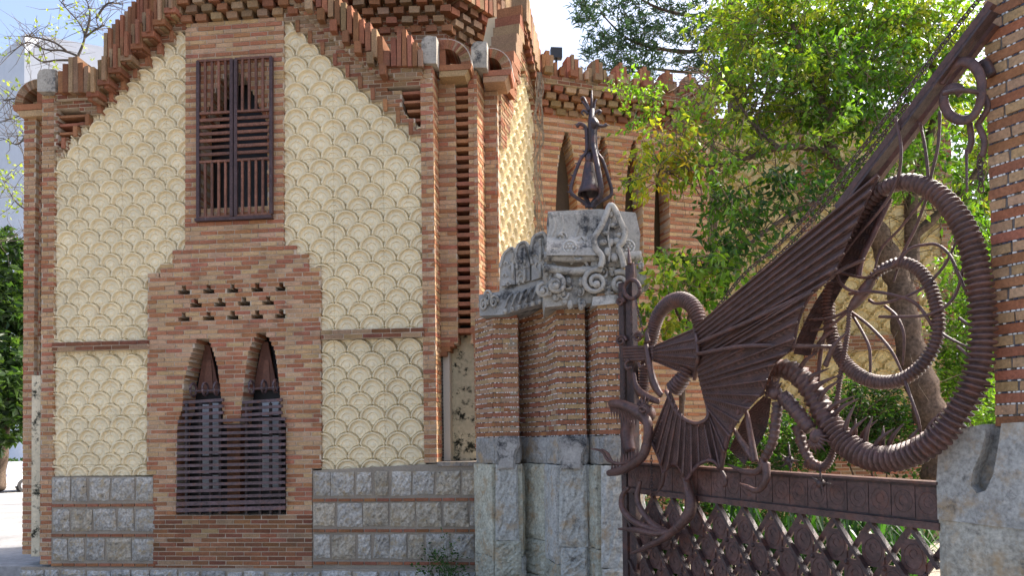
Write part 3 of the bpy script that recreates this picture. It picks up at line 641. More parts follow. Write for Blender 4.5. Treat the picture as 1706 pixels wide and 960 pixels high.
mm = MB(); mm.prism(K, K.poly([(985, 512), (987, 497), (1040, 492), (1041, 506)]), -.3, .09, (.55, .53, .49)); mm.build('abacus', M['carved'], PIER)
# dense carved foliage: curls and leaves over the faces of the capital
for k in range(58):
    z_ = k % 3
    if z_ == 0: x, y, of = rk.uniform(910, 985), rk.uniform(436, 505), .03
    elif z_ == 1: x, y, of = rk.uniform(985, 1072), rk.uniform(432, 492), .05
    else: x, y, of = rk.uniform(912, 990), rk.uniform(360, 425), -.30 + .44 * rk.random()
    if z_ == 2: of = lerp(-.30, .12, (y - 352) / 70)
    mm = MB(); r0 = rk.uniform(5, 10); fl = rk.choice((-1, 1)); a0 = rk.uniform(0, 6.28); n_ = 14
    P = [kp(x + r0 * (1 - j / 18) * math.cos(a0 + fl * j * .34), y - 1.25 * r0 * (1 - j / 18) * math.sin(a0 + fl * j * .34), of + .015 * math.sin(j)) for j in range(n_)]
    mm.tube(P, [lerp(2.8, 1.0, j / n_) * PX for j in range(n_)], 6, SC)
    mm.ball(kp(x, y, of), PX, 7, 5, (rk.uniform(3, 5), 3, rk.uniform(3.5, 6)), SC); mm.build('carved_curl', M['carved'], PIER, True)
for x in (922, 936, 962, 976): 
    mm = MB(); ktube(mm, [(x - 3, 356), (x + 2, 378), (x - 4, 398), (x, 420)], 3.6, -.06, 7); mm.build('roof_fold', M['carved'], PIER, True)
# low carved parapet to the left of the capital
K2 = Plane(0, 9.75, 1, -.25)
for pts in ([(832, 486), (833, 446), (840, 424), (852, 414), (858, 420), (862, 448), (862, 482)], [(858, 482), (857, 436), (862, 412), (872, 404), (880, 410), (887, 440), (887, 474)], [(884, 474), (884, 424), (888, 398), (898, 390), (908, 392), (914, 430), (916, 464)]):
    mm = MB(); mm.prism(K2, K2.poly(pts), -.4, .0, SC); mm.prism(K2, K2.poly([(lerp(x, pts[3][0], .22), lerp(y, 450, .22)) for x, y in pts]), 0, .05, (.42, .4, .37))
    mm.tube(spline([K2.at(x, y, .06) for x, y in pts[1:-1]], 5), 3.2 * PX, 6, SC); mm.tube(spline([K2.at(pts[3][0] + 2, y, .07 + .02 * math.sin(y)) for y in range(int(pts[3][1]) + 8, 470, 8)], 4), 3 * PX, 6, SC)
    for j in range(7):
        x, y = rk.uniform(pts[1][0] + 4, pts[-1][0] - 4), rk.uniform(425, 478); r0 = rk.uniform(4, 8); mm.tube([K2.at(x + r0 * (1 - q / 16) * math.cos(q * .42), y - r0 * 1.4 * (1 - q / 16) * math.sin(q * .42), .055) for q in range(12)], [2.4 * PX] * 8 + [1.2 * PX] * 4, 6, SC)
    mm.build('crest_stone', M['carved'], PIER)
mm = MB(); mm.prism(K2, K2.poly([(800, 527), (798, 492), (835, 486), (916, 462), (922, 500), (840, 525)]), -.5, .02, (.36, .35, .33)); mm.build('cornice_stone', M['carved'], PIER)
for i in range(7):
    x = 842 + 11.5 * i; y = 519 - 3.2 * i; mm = MB(); mm.ball(K2.at(x, y, .05), 4.2 * PX, 8, 6, (1, 1, 1.2), SC); mm.tube(spline([K2.at(x - 1, y - 6, .05), K2.at(x + 5, y - 22, .08), K2.at(x + 12, y - 30, .03)], 4), [2.5 * PX] * 8 + [PX], 6, (.34, .33, .31)); mm.build('bead', M['carved'], PIER, True)
for x, y in ((823, 503), (806, 508), (812, 495)):
    mm = MB(); mm.tube([K2.at(x + 7 * (1 - k / 22) * math.cos(k * .55), y - 12 * (1 - k / 22) * math.sin(k * .55), .05) for k in range(20)], 2.6 * PX, 6, SC); mm.build('volute', M['carved'], PIER, True)

# ============================================================ BELL ORNAMENT on the pier
IRN = (.055, .036, .040); yB_ = 9.3; QX = yB_ / FPX
bp0 = at(984, 346, yB_)
BEL = thing('bell_ornament', 'spiky wrought iron bell finial standing on the carved pier capital', 'finial', bp0)
def bpx(px, py, dy=0): return at(px, py, yB_ + dy)
def strap(pts, dy, r=3.3, spikes=1):
    P = spline([bpx(x, y, d) for (x, y), d in zip(pts, dy)], 6); mm = MB(); mm.tube(P, r * QX, 6, IRN, .8)
    if spikes:
        ctr = bpx(984, 290)
        for k in range(4, len(P) - 4, 4):
            d = (P[k] - Vector((ctr.x, ctr.y, P[k].z))); d = d.normalized() if d.length > .01 else Vector((0, -1, 0)); mm.tube([P[k], P[k] + d * 6 * QX], [2 * QX, .2 * QX], 5, IRN)
            mm.tube([P[k], P[k] + d * 8 * QX + Vector((0, 0, .01))], [1.6 * QX, .2 * QX], 5, IRN)
    mm.build('strap', M['iron'], BEL, True)
strap([(978, 346), (974, 338), (956, 326), (951, 316), (957, 292), (968, 264), (977, 252), (977, 220), (974, 210), (966, 206), (961, 211)], [0] * 11)
strap([(990, 346), (996, 338), (1012, 330), (1019, 320), (1014, 298), (1004, 268), (994, 252), (992, 220), (995, 210), (1005, 210), (1011, 207)], [0] * 11)
strap([(985, 346), (990, 336), (1000, 326), (1001, 308), (996, 280), (991, 256), (988, 240), (988, 218), (988, 206)], [0, -.02, -.08, -.13, -.12, -.08, -.06, -.06, -.08], 5.5)
strap([(983, 346), (978, 334), (972, 318), (974, 290), (981, 258), (983, 240), (983, 206)], [0, .04, .1, .12, .07, .05, .05], 4.2, 0)
mm = MB(); a, b = bpx(984, 201, -.1), bpx(1003, 202, -.1); mm.tube([bpx(988, 214, -.08), bpx(990, 206, -.10), bpx(993, 201, -.14)], [5 * QX, 8 * QX, 10 * QX], 8, IRN, .5); mm.build('flared_plate', M['iron'], BEL, True)
mm = MB(); bc = bpx(982, 324); zr = lambda y: bpx(982, y).z - bc.z
mm.lathe(bc, [(17 * QX, zr(321)), (20 * QX, 0), (19 * QX, zr(318)), (14 * QX, zr(306)), (10.5 * QX, zr(288)), (8 * QX, zr(274)), (4 * QX, zr(268)), (.001, zr(266))], 18, IRN); mm.lathe(bc, [(18 * QX, zr(323)), (13 * QX, zr(306)), (.001, zr(280))], 14, IRN); mm.build('bell', M['iron'], BEL, True)
mm = MB(); mm.tube([bpx(985, 250), bpx(985, 205), bpx(986, 182)], [6 * QX, 5.5 * QX, 5 * QX], 8, IRN); mm.tube([bpx(982, 276), bpx(982, 262), bpx(984, 255)], [5 * QX, 8 * QX, 5 * QX], 8, IRN); mm.tube([bpx(986, 184), bpx(986, 150)], [3.5 * QX, 1.0 * QX], 6, IRN); mm.build('stem', M['iron'], BEL, True)
for pts in ([(982, 184), (977, 172), (972, 162), (967, 165)], [(981, 184), (975, 175), (969, 168)], [(989, 183), (991, 172), (994, 165)], [(980, 190), (973, 184), (969, 188), (973, 192)], [(990, 189), (998, 184), (1001, 187), (996, 191)]):
    mm = MB(); P = spline([bpx(x, y) for x, y in pts], 5); mm.tube(P, [lerp(3, 1, k / len(P)) * QX for k in range(len(P))], 6, IRN); mm.build('horn', M['iron'], BEL, True)

# ============================================================ RIGHT PILLAR
PL = Plane(3.352, 5.116, .4797, -.8774)
PIL = thing('gate_pillar', 'tall banded brick pillar with ceramic chips in the joints carrying the gate', 'pillar', PL.pt(.5, 0, -.5))
BQ = Bricks(PIL); qm = MB(); z0 = PL.at(1668, 707).z; CQ = .079
hi = 7.2
BQ.wall(PL, [[(0, z0), (1.1, z0), (1.1, hi), (0, hi)]], CQ, .31, 0, .2, lambda i: bands(i, 1, 0), qm, .016, .004, mcol=(.20, .18, .17))
qc = MB(); add_chips(qc, PL, .01, 1.1, z0, hi, CQ, .022, .011, rc, .0); 
PLb = Plane(*PL.pt(0, 0, 0).xy[:], *(PL.n[:2])); PLb = Plane(PL.pt(0, 0, -.9).x, PL.pt(0, 0, -.9).y, PL.n.x, PL.n.y)
BQ.finish(300); qc.build('ceramic_chips', M['plain'], PIL, kind='stuff')
qm.box(PL, .004, 1.096, 0, hi, -.9, -.19, (.30, .24, .18)); qm.build('mortar', M['mortar'], PIL)
SG = (.42, .41, .38)
mm = MB(); ob = [(1562, 866), (1560, 800), (1563, 752), (1576, 726), (1600, 714), (1641, 707), (1640, 730), (1632, 758), (1620, 785), (1617, 810), (1627, 823), (1642, 818), (1655, 790), (1663, 745), (1668, 706), (1760, 700), (1760, 890)]
mm.prism(PL, PL.poly(ob, .1), -.02, .1, SG); ob2 = [p for p in ob if not (1610 < p[0] < 1665 and p[1] > 709)]; mm.prism(PL, PL.poly(ob2, .1), -.5, -.021, (.30, .29, .27)); mm.build('carved_springer', M['stone'], PIL)
mm = MB(); a, b = PL.uz(1561, 950, .12)[0], PL.uz(1790, 950, .12)[0]; zt3 = PL.uz(1600, 866, .12)[1]
rough_block(mm, PL, a, b, 0, zt3 - .006, -.5, .10, (.45, .42, .35), rc, .008, 14, 12); mm.build('base_stone', M['stone'], PIL)

# ============================================================ IRON GATE WITH WINGED BEAST
G = Plane(1.357, 8.70, 3.217 - 1.357, 5.296 - 8.70)
GATE = thing('dragon_gate', 'wrought iron gate with a winged dragon, coiled tail and lattice lower panel', 'gate', G.pt(1.9, .2))
IG = (.108, .056, .047); ID = (.062, .037, .035)
def gp(px, py, off=0): return G.at(px, py, off)
def gr(px, r): return r * gp(px, 600).y / FPX
def gtube(name, P, r, n=7, c=IG, flat=1.0, parent=None, sub=6, mat='iron'):
    """P: (px, py[, off]); r: px radius or list"""
    P = [(p + (0,))[:3] for p in P]; W3 = spline([gp(*p) for p in P], sub); N_ = len(W3); mm = MB(); rr = []
    for k in range(N_):
        t = k / (N_ - 1) * (len(P) - 1); i = min(int(t), len(P) - 2); x = lerp(P[i][0], P[i + 1][0], t - i)
        q = r if not hasattr(r, '__len__') else lerp(r[i], r[i + 1], t - i); rr.append(gr(x, q))
    mm.tube(W3, rr, n, c, flat, nrm=G.n if flat != 1 else None); return mm.build(name, M[mat], parent or GATE, True)
def resample(P, step):
    out = [P[0].copy()]; d = 0; i = 0; cur = P[0].copy(); 
    for i in range(1, len(P)):
        seg_ = P[i] - cur
        while seg_.length + 1e-9 >= step - d:
            cur = cur + seg_.normalized() * (step - d); out.append(cur.copy()); d = 0; seg_ = P[i] - cur
        d += seg_.length; cur = P[i].copy()
    return out
def coil(name, P, r, pitch, n=14, c=IG, jag=0):
    P = [(p + (0,))[:3] for p in P]; W3 = spline([gp(*p) for p in P], 12); xs = []
    base = gr(sum(p[0] for p in P) / len(P), pitch); W4 = resample(W3, base / 5); N_ = len(W4); mm = MB(); rr = []
    for k in range(N_):
        t = k / (N_ - 1) * (len(r) - 1); i = min(int(t), len(r) - 2); q = lerp(r[i], r[i + 1], t - i)
        lx = CR.transposed() @ (W4[k] - EYE); sc = W4[k].y / FPX
        rr.append(q * sc * ((1.08, 1.13, 1.04, .72, .74)[k % 5] if not jag else (1.16, 1.08, 1.0, .93, .88)[k % 5]))
    mm.tube(W4, rr, n, c)
    if jag:
        for k in range(N_):
            row = k // 5
            for a in range(n):
                if (a + row) % 2: 
                    v = Vector(mm.v[k * n + a]); mm.v[k * n + a] = tuple(W4[k].lerp(v, .86))
    ob = mm.build(name, M['iron'], GATE, True)
    return ob
# frame: post, beam, lattice
def gbox(name, px0, px1, z0, z1, o0, o1, c=IG, parent=None):
    a = G.uz(px0, 800)[0]; b = G.uz(px1, 800)[0]; mm = MB(); mm.box(G, a, b, z0, z1, o0, o1, c); return mm.build(name, M['iron'], parent or GATE)
zgb = .27
gbox('end_post', 1041, 1049, zgb, gp(1045, 470).z, -.04, .05, ID); gbox('end_post', 1051, 1062, zgb, gp(1055, 440).z, -.04, .03, ID)
zb0, zb1 = gp(1320, 855).z, gp(1320, 778).z
ua, ub = G.uz(1050, 800)[0], G.uz(1572, 820)[0]
mm = MB(); zA = lambda u: gp(1047, 820).z + (gp(1560, 883).z - gp(1047, 820).z) * (u - ua) / (ub - ua); zBt = lambda u: zA(u) + .345
mm = MB(); mm.prism(G, [(ua, zA(ua) + .05), (ub, zA(ub) + .05), (ub, zBt(ub) - .01), (ua, zBt(ua) - .01)], -.05, .03, ID); BEAM = mm.build('beam', M['iron'], GATE)
for zo, hh, pr in ((0, .055, .07), (.335, .02, .09)):
    mm = MB(); mm.prism(G, [(ua, zA(ua) + zo), (ub, zA(ub) + zo), (ub, zA(ub) + zo + hh), (ua, zA(ua) + zo + hh)], -.08, pr, IG); mm.build('flange', M['iron'], BEAM)
npn = 19; pw = (ub - ua) / npn
for k in range(npn):
    u = ua + pw * (k + .5); z = zA(u) + .19; mm = MB(); mm.box(G, u - pw / 2 + .004, u + pw / 2 - .004, z - .12, z + .12, .02, .036, IG)
    mm.tube([G.pt(u + .072 * math.cos(t), z + .085 * math.sin(t), .036) for t in [2 * math.pi * j / 20 for j in range(21)]], .004, 5, IG)
    mm.tube([G.pt(u + .033 * math.cos(t), z + .006 + .04 * math.sin(t), .036) for t in [2 * math.pi * j / 14 for j in range(12)]], .004, 5, IG); mm.build('embossed_panel', M['iron'], BEAM)
pit = .3366; ubar = G.uz(1393, 862)[0]; drop = .46; z_b = zA(ubar)
def clipbar(name, u, sgn, o0, o1, w, c):
    z1 = zA(u) + .02; zend = zgb; u2 = u + sgn * pit * (z1 - zend) / drop; ts = 1
    lo, hi_ = ua + .02, ub - .02
    if u2 > hi_: ts = (hi_ - u) / (u2 - u)
    if u2 < lo: ts = (lo - u) / (u2 - u)
    ts0 = 0
    if u > hi_: ts0 = (hi_ - u) / (u2 - u)
    if u < lo: ts0 = (lo - u) / (u2 - u)
    if ts0 > 1 or ts < 0 or ts <= ts0: return
    A = Vector((lerp(u, u2, ts0), lerp(z1, zend, ts0))); Bv = Vector((lerp(u, u2, ts), lerp(z1, zend, ts))); d = (Bv - A).normalized(); nn_ = Vector((-d.y, d.x)) * w / 2
    mm = MB(); mm.prism(G, [tuple(A + nn_), tuple(Bv + nn_), tuple(Bv - nn_), tuple(A - nn_)], o0, o1, c); mm.build(name, M['iron'], GATE)
for i in range(-14, 9):
    u = ubar + pit * i
    clipbar('lattice_bar', u, 1, .015, .065, .028, ID); clipbar('lattice_bar', u, -1, -.03, -.005, .05, IG)
    clipbar('lattice_bar', ubar + pit * (i + 4), -1, -.03, -.005, .05, IG) if i > 5 else None
for r in range(6):
    for i in range(-11, 5):
        u = ubar + pit * (i + (.5 if r % 2 else 0)); z = z_b - drop * .5 * (r + 1) + (zA(u) - z_b)
        if u < ua + .1 or u > ub - .12 or z < zgb + .05: continue
        a, b = .098, .132; mm = MB(); mm.prism(G, [(u - a, z - b * .72), (u - a * .75, z - b), (u + a * .75, z - b), (u + a, z - b * .72), (u + a, z + b * .72), (u + a * .75, z + b), (u - a * .75, z + b), (u - a, z + b * .72)], -.012, .006, IG)
        mm.tube([G.pt(u + .076 * math.cos(t), z + .098 * math.sin(t), .006) for t in [2 * math.pi * j / 18 for j in range(19)]], .006, 5, IG)
        mm.tube([G.pt(u + .03 * math.cos(t), z + .02 + .035 * math.sin(t), .006) for t in [2 * math.pi * j / 12 for j in range(10)]], .007, 5, IG)
        mm.ball(G.pt(u + a, z - b, .01), .022, 6, 5, (1, 1, 1), ID); mm.build('lattice_plate', M['iron'], GATE)
gbox('bottom_rail', 1050, 1575, zgb - .05, zgb + .02, -.04, .04, ID)
# ---- wing
def fan(name, inner, outer, npl, amp, offf, c=IG, ns=10, ribs=True):
    I = spline([Vector((x, y, 0)) for x, y in inner], 6); O = [Vector((x, y, 0)) for x, y in outer]; O = spline(O, 6); nt = npl * 6; v = []
    for k in range(nt + 1):
        t = k / nt; a = along(I, t); b = along(O, t); ph = (t * npl) % 1.0; tri = abs(ph - .5) * 2
        for j in range(ns + 1):
            s = j / ns; x, y = lerp(a.x, b.x, s), lerp(a.y, b.y, s); v.append((x, y, offf(s, t) + amp * (.25 + .75 * s) * (tri ** .6 - .5)))
    f = [(k * (ns + 1) + j, k * (ns + 1) + j + 1, (k + 1) * (ns + 1) + j + 1, (k + 1) * (ns + 1) + j) for k in range(nt) for j in range(ns)]
    n0 = len(v); vv = [gp(*p) for p in v] + [gp(p[0], p[1], p[2] - .015) for p in v]; f2 = [tuple(i + n0 for i in q[::-1]) for q in f]
    mm = MB(); mm.add(vv, f + f2, c); ob = mm.build(name, M['wing'], GATE, True)
    if ribs:
        for k in range(0, npl + 1):
            t = k / npl; r0 = min(int(t * nt), nt) * (ns + 1); P = [gp(v[r0 + j][0], v[r0 + j][1], v[r0 + j][2] + .008) for j in range(ns + 1)]; m2 = MB(); m2.tube(P, [lerp(.008, .014, j / ns) for j in range(ns + 1)], 6, IG); m2.build('rib', M['iron'], ob, True)
    return ob
m_, nt_, N, L, Bs = nodes('wing_mesh'); a = N.new('ShaderNodeAttribute'); a.attribute_name = 'Col'
t1 = noise(N, L, 10); r1 = ramp(N, L, t1.outputs[0], [(.3, .6), (.7, 1.35)]); c = mix(N, L, a.outputs['Color'], r1.outputs[0], 1.0, 'MULTIPLY')
wv = N.new('ShaderNodeTexWave'); wv.inputs['Scale'].default_value = 22; wv.inputs['Distortion'].default_value = 3; g_ = N.new('ShaderNodeNewGeometry'); L.new(g_.outputs['Position'], wv.inputs['Vector'])
wv.bands_direction = 'DIAGONAL'; rr_ = ramp(N, L, wv.outputs[0], [(.0, .72), (1, 1.15)]); c = mix(N, L, c, rr_.outputs[0], 1.0, 'MULTIPLY'); L.new(c, Bs.inputs['Base Color']); Bs.inputs['Roughness'].default_value = .5
bump(N, L, wv.outputs[0], Bs, .6, .01); M['wing'] = m_
sn = lambda t: math.sin(math.pi * t)
top_off = lambda s, t: .10 + .24 * sn(min(max(t, 0), 1)) * (.35 + .65 * s) + .04
fan('wing', [(1157, 546), (1159, 575), (1160, 605), (1166, 640), (1180, 692)], [(1462, 292), (1430, 362), (1388, 456), (1350, 490), (1328, 535), (1318, 580), (1290, 605), (1268, 657), (1240, 690), (1215, 730), (1200, 782)], 20, .045, top_off, ns=12)
fan('lower_wing', [(1180, 694), (1166, 705), (1148, 702), (1131, 683), (1117, 650)], [(1200, 783), (1186, 768), (1165, 774), (1143, 801), (1130, 778), (1119, 774), (1105, 788), (1098, 762), (1083, 737)], 9, .04, lambda s, t: .12 + .10 * sn(t))
fan('wing_collar', [(1088, 578), (1089, 588), (1088, 601)], [(1156, 549), (1160, 590), (1155, 628)], 5, .03, lambda s, t: .08 + .16 * sn(t) * (.3 + .7 * s), ns=6)
gtube('collar_rim', [(1157, 546, .1), (1161, 570, .22), (1163, 592, .26), (1161, 612, .22), (1157, 632, .1)], 3.5)
for i, y in enumerate((579, 584, 589, 594, 599)): gtube('neck_rod', [(1040, y + 1, .07), (1065, y, .08), (1090, y - .5, .1)], 3.2)
for P, r in (([(1462, 292, .10), (1428, 362, .14), (1404, 410, .16), (1387, 457, .18)], 5.5), ([(1482, 330, .0), (1455, 390, .02), (1436, 430, .04), (1430, 462, .05)], 6), ([(1390, 457, .2), (1352, 488, .24), (1330, 530, .28), (1319, 583, .3)], 5), ([(1385, 540, .05), (1370, 570, .06), (1362, 640, .05)], 4), ([(1319, 580, .3), (1292, 600, .3), (1277, 625, .28), (1268, 658, .28)], 5), ([(1268, 656, .28), (1240, 672, .26), (1222, 705, .22), (1208, 745, .18), (1200, 786, .14)], 5.5), ([(1085, 736, .14), (1098, 765, .16), (1105, 788, .18)], 3), ([(1105, 788, .18), (1119, 773, .2), (1131, 779, .2), (1143, 801, .22)], 3), ([(1143, 801, .22), (1163, 775, .22), (1186, 768, .2), (1200, 784, .15)], 3.5), ([(1157, 548, .12), (1270, 470, .14), (1380, 370, .12), (1462, 292, .12)], 4.5)):
    gtube('wing_edge', P, r, 6, (.105, .05, .046), .55)
gtube('wing_spar', [(1163, 572, .26), (1250, 535, .32), (1340, 490, .3), (1390, 456, .22), (1440, 432, .05)], 3.5); gtube('wing_spar', [(1163, 590, .28), (1240, 577, .36), (1320, 577, .33), (1385, 578, .1)], 3.5)
gtube('wing_spar', [(1110, 652, .1), (1130, 690, .2), (1160, 706, .22), (1180, 692, .18), (1172, 650, .15)], 3.5)
fan('wing_lining', [(1390, 460), (1360, 500), (1330, 560), (1322, 590)], [(1420, 452), (1392, 500), (1364, 550), (1350, 594)], 9, .03, lambda s, t: .02, ID, ribs=False)
fan('wing_lining', [(1462, 300), (1425, 375), (1392, 455)], [(1480, 330), (1452, 388), (1430, 458)], 7, .03, lambda s, t: .0, ID, ribs=False)
fan('wing_lining', [(1272, 660), (1240, 695), (1215, 750)], [(1285, 665), (1275, 720), (1240, 775)], 6, .03, lambda s, t: .04, ID, ribs=False)
# ---- body, neck and tail coils
coil('tail_coil', [(1398, 470, -.05), (1404, 425, -.03), (1424, 372, 0), (1462, 322, .03), (1510, 303, .06), (1560, 322, .08), (1600, 368, .10), (1624, 430, .10), (1635, 500, .10), (1637, 565, .1), (1628, 622, .12), (1604, 676, .16), (1562, 730, .2), (1508, 760, .22), (1455, 764, .22), (1412, 742, .2), (1380, 705, .18)], [9, 11, 12, 12, 13, 15, 17, 19, 20, 20, 21, 21, 21, 21, 20, 20, 19], 9.6)
coil('loop_coil', [(1384, 470, .0), (1380, 510, .0), (1386, 560, .02), (1408, 606, .05), (1448, 634, .08), (1498, 634, .10), (1540, 604, .1), (1562, 556, .08), (1558, 502, .06), (1538, 458, .04), (1506, 438, .03), (1474, 446, .04), (1452, 464, .06)], [9, 10, 10, 10.5, 11, 11, 11, 11, 10.5, 10, 9.5, 9, 8], 6.6)
gtube('loop_funnel', [(1454, 462, .06), (1440, 485, .08), (1424, 506, .1), (1412, 520, .12)], [7, 11, 9, 2], 8)
coil('neck_coil', [(1070, 660, -.1), (1076, 610, -.08), (1086, 562, -.05), (1096, 527, -.02), (1112, 507, .0), (1133, 499, .03), (1152, 508, .04), (1164, 530, .05), (1168, 556, .05)], [10, 10, 10, 10.5, 11, 12, 12, 12, 11], 5.2)
coil('neck_coil', [(1148, 612, .1), (1138, 630, .14), (1122, 650, .16)], [11, 13, 14], 5.5)
coil('body_scales', [(1392, 728, .14), (1372, 690, .12), (1352, 650, .12), (1325, 622, .12), (1295, 616, .12), (1272, 640, .1)], [17, 18, 18, 17, 15, 12], 11, 12, IG, 1)
coil('thin_coil', [(1345, 772, .1), (1372, 778, .12), (1388, 752, .12), (1392, 700, .12), (1398, 640, .10), (1408, 580, .1), (1414, 535, .12), (1414, 512, .12)], [8, 7, 5, 4.5, 4.5, 4.5, 4.2, 4], 4.4, 8)
# legs, claws, cuffs
coil('hind_leg', [(1330, 712, .1), (1338, 745, .12), (1352, 770, .12), (1372, 778, .12)], [10, 9, 8, 6], 10, 10, IG, 1)
coil('fore_leg', [(1306, 662, .2), (1330, 690, .24), (1350, 716, .26)], [12, 12, 11], 9, 10, IG, 1)
coil('fore_leg', [(1296, 672, .2), (1292, 705, .24), (1286, 740, .26), (1268, 775, .25)], [9, 9, 8, 7], 9, 10, IG, 1)
for P, r in (([(1275, 770, .26), (1262, 786, .26), (1240, 786, .24), (1212, 774, .2)], [7, 6, 5, 1]), ([(1276, 772, .26), (1276, 800, .28), (1262, 818, .28), (1245, 812, .26), (1232, 806, .25)], [7, 6, 5, 4, 1]), ([(1258, 770, .2), (1252, 735, .2), (1246, 700, .2), (1242, 680, .2)], [6, 5, 5, 2]), ([(1255, 765, .2), (1235, 735, .18), (1222, 715, .16)], [6, 5, 3])): gtube('claw', P, r)
def cuff(px, py, off, ang, r, n=9):
    mm = MB(); c0 = gp(px, py, off); s = gr(px, 1)
    for k in range(n):
        a = R(ang - 75 + 150 * k / (n - 1)); d = G.u * math.cos(a) + Vector((0, 0, -math.sin(a))); mm.tube([c0, c0 + d * r * .6 * s + G.n * .03, c0 + d * r * s * (1 + .25 * (k % 2)) + G.n * .01], [4.5 * s, 4 * s, .3 * s], 5, IG, .6)
    mm.ball(c0, r * .55 * s, 8, 6, (1, 1, 1), IG); mm.build('spiked_cuff', M['iron'], GATE, True)
cuff(1362, 728, .28, 75, 24); cuff(1292, 655, .22, 240, 22); cuff(1072, 678, .12, -110, 16)
for x, y, of in ((1315, 768, .12), (1367, 806, .16)):
    mm = MB(); s = gr(x, 1); c0 = gp(x, y, of); mm.ball(c0, 8 * s, 8, 6, (1, 1, 1), ID)
    for k in range(8):
        a = k * math.pi / 4; d = G.u * math.cos(a) + Vector((0, 0, math.sin(a))) + G.n * (.5 if k % 2 else -.1); mm.tube([c0, c0 + d.normalized() * 19 * s], [3.5 * s, .3 * s], 5, ID)
    mm.tube([c0, c0 + Vector((0, 0, 26 * s))], 1.6 * s, 5, ID); mm.build('spiked_ball', M['iron'], GATE, True)
for P, r in (([(1140, 785, .1), (1146, 815, .12), (1151, 838, .14), (1147, 858, .16), (1128, 880, .2)], [6, 8, 10, 10, 7]), ([(1130, 878, .2), (1108, 896, .22), (1078, 912, .24), (1050, 924, .24)], [8, 6, 5, 1.5]), ([(1115, 888, .2), (1090, 890, .24), (1062, 884, .26), (1031, 882, .26)], [6, 5, 5, 1.5]), ([(1110, 888, .2), (1080, 880, .2), (1055, 868, .22), (1037, 848, .22), (1037, 826, .2), (1048, 813, .18)], [6, 6, 6, 5, 4.5, 3]), ([(1105, 885, .18), (1085, 872, .18), (1068, 850, .18), (1061, 828, .18), (1067, 802, .16)], [6, 5.5, 5, 5, 3])): gtube('lower_claw', P, r)
for P in ([(1198, 780, .14), (1208, 795, .15), (1209, 808, .15), (1203, 812, .14)], [(1106, 787, .18), (1103, 808, .16), (1094, 822, .12)], [(1144, 800, .2), (1146, 818, .2)]): gtube('wing_hook', P, [3] * (len(P) - 1) + [.8])
# head: open jaws with teeth and a forked tongue
gtube('upper_jaw', [(1018, 673, .30), (1034, 674, .30), (1052, 681, .28), (1068, 690, .25), (1078, 700, .2)], [6, 7.5, 8.5, 10.5, 11], 8, IG)
gtube('upper_jaw', [(1068, 690, .25), (1078, 702, .25), (1080, 722, .25), (1077, 745, .25)], [7, 8, 8, 7], 8, IG)
gtube('lower_jaw', [(1078, 740, .25), (1070, 762, .27), (1050, 777, .29), (1030, 786, .3), (1014, 789, .3)], [8, 7.5, 7, 6.5, 5], 8, IG)
gtube('throat', [(1050, 700, .12), (1045, 725, .12), (1050, 752, .12)], [10, 12, 9], 8, (.08, .04, .04))
mm = MB()
for k in range(10):
    t = k / 9; x, y = lerp(1018, 1058, t), lerp(678, 690, t); s = gr(x, 1); c0 = gp(x, y, .28); mm.tube([c0, c0 + Vector((0, 0, -(19 + 4 * t) * s)) + G.u * 2 * s], [3.6 * s, .2 * s], 4, IG)
    x, y = lerp(1020, 1062, t), lerp(784, 762, t); s = gr(x, 1); c0 = gp(x, y, .28); mm.tube([c0, c0 + Vector((0, 0, 16 * s))], [3.2 * s, .2 * s], 4, IG)
mm.build('teeth', M['iron'], GATE, kind='stuff')
for P in ([(1042, 772, .27), (1028, 774, .28), (1012, 766, .28), (1002, 752, .28), (982, 748, .28)], [(1034, 774, .28), (1020, 770, .3), (1012, 756, .3), (1002, 748, .3)]): gtube('tongue', P, [2.6] * (len(P) - 1) + [.5])
mm = MB(); s = gr(1072, 1)
mm.ball(gp(1076, 690, .2), 14 * s, 10, 8, (1.2, 1, 1.1), IG); mm.tube([gp(1070 + 5 * math.cos(t), 683 - 4 * math.sin(t), .3) for t in [2 * math.pi * j / 12 for j in range(13)]], 2 * s, 5, IG)
for k, (x, y) in enumerate(((1062, 668), (1068, 662), (1075, 660), (1082, 664), (1088, 672))): mm.tube([gp(1074, 684, .2), gp(x, y, .2)], [4.5 * s, .4 * s], 5, IG)
mm.build('brow', M['iron'], GATE, True)
for P, r in (([(1056, 622, .1), (1060, 645, .12), (1075, 660, .14), (1098, 670, .14)], [4, 6, 7, 5]), ([(1076, 575, .12), (1082, 610, .14), (1090, 640, .14), (1102, 660, .14)], [5, 7, 8, 5]), ([(1080, 570, .14), (1077, 556, .14), (1080, 548, .14)], [5, 4, 1]), ([(1048, 600, .1), (1042, 606, .1), (1044, 614, .1), (1052, 612, .1)], [3, 3, 3, 2]), ([(1064, 604, .1), (1066, 612, .1), (1074, 608, .1)], [3, 3, 2])): gtube('neck_strap', P, r, 6, IG, .6)
# latch top of the end post: spike, ring, scrolls
gtube('latch_spike', [(1049, 440, .05), (1048, 428, .05), (1047, 412, .05)], [4, 3, .6]); gtube('latch_spike', [(1052, 470, .05), (1054, 452, .05), (1055, 437, .05)], [5, 4, 1])
gtube('latch_ring', [(1053 + 13 * math.cos(t), 482 - 16 * math.sin(t), .08) for t in [2 * math.pi * j / 14 for j in range(15)]], 3.4, sub=2)
for cx, cy, r in ((1035, 568, 9), (1063, 562, 8), (1034, 503, 7)): gtube('scroll', [(cx + r * (1 - k / 16) * math.cos(k * .75), cy - r * (1 - k / 16) * math.sin(k * .75), .06) for k in range(14)], 2.6, sub=2)
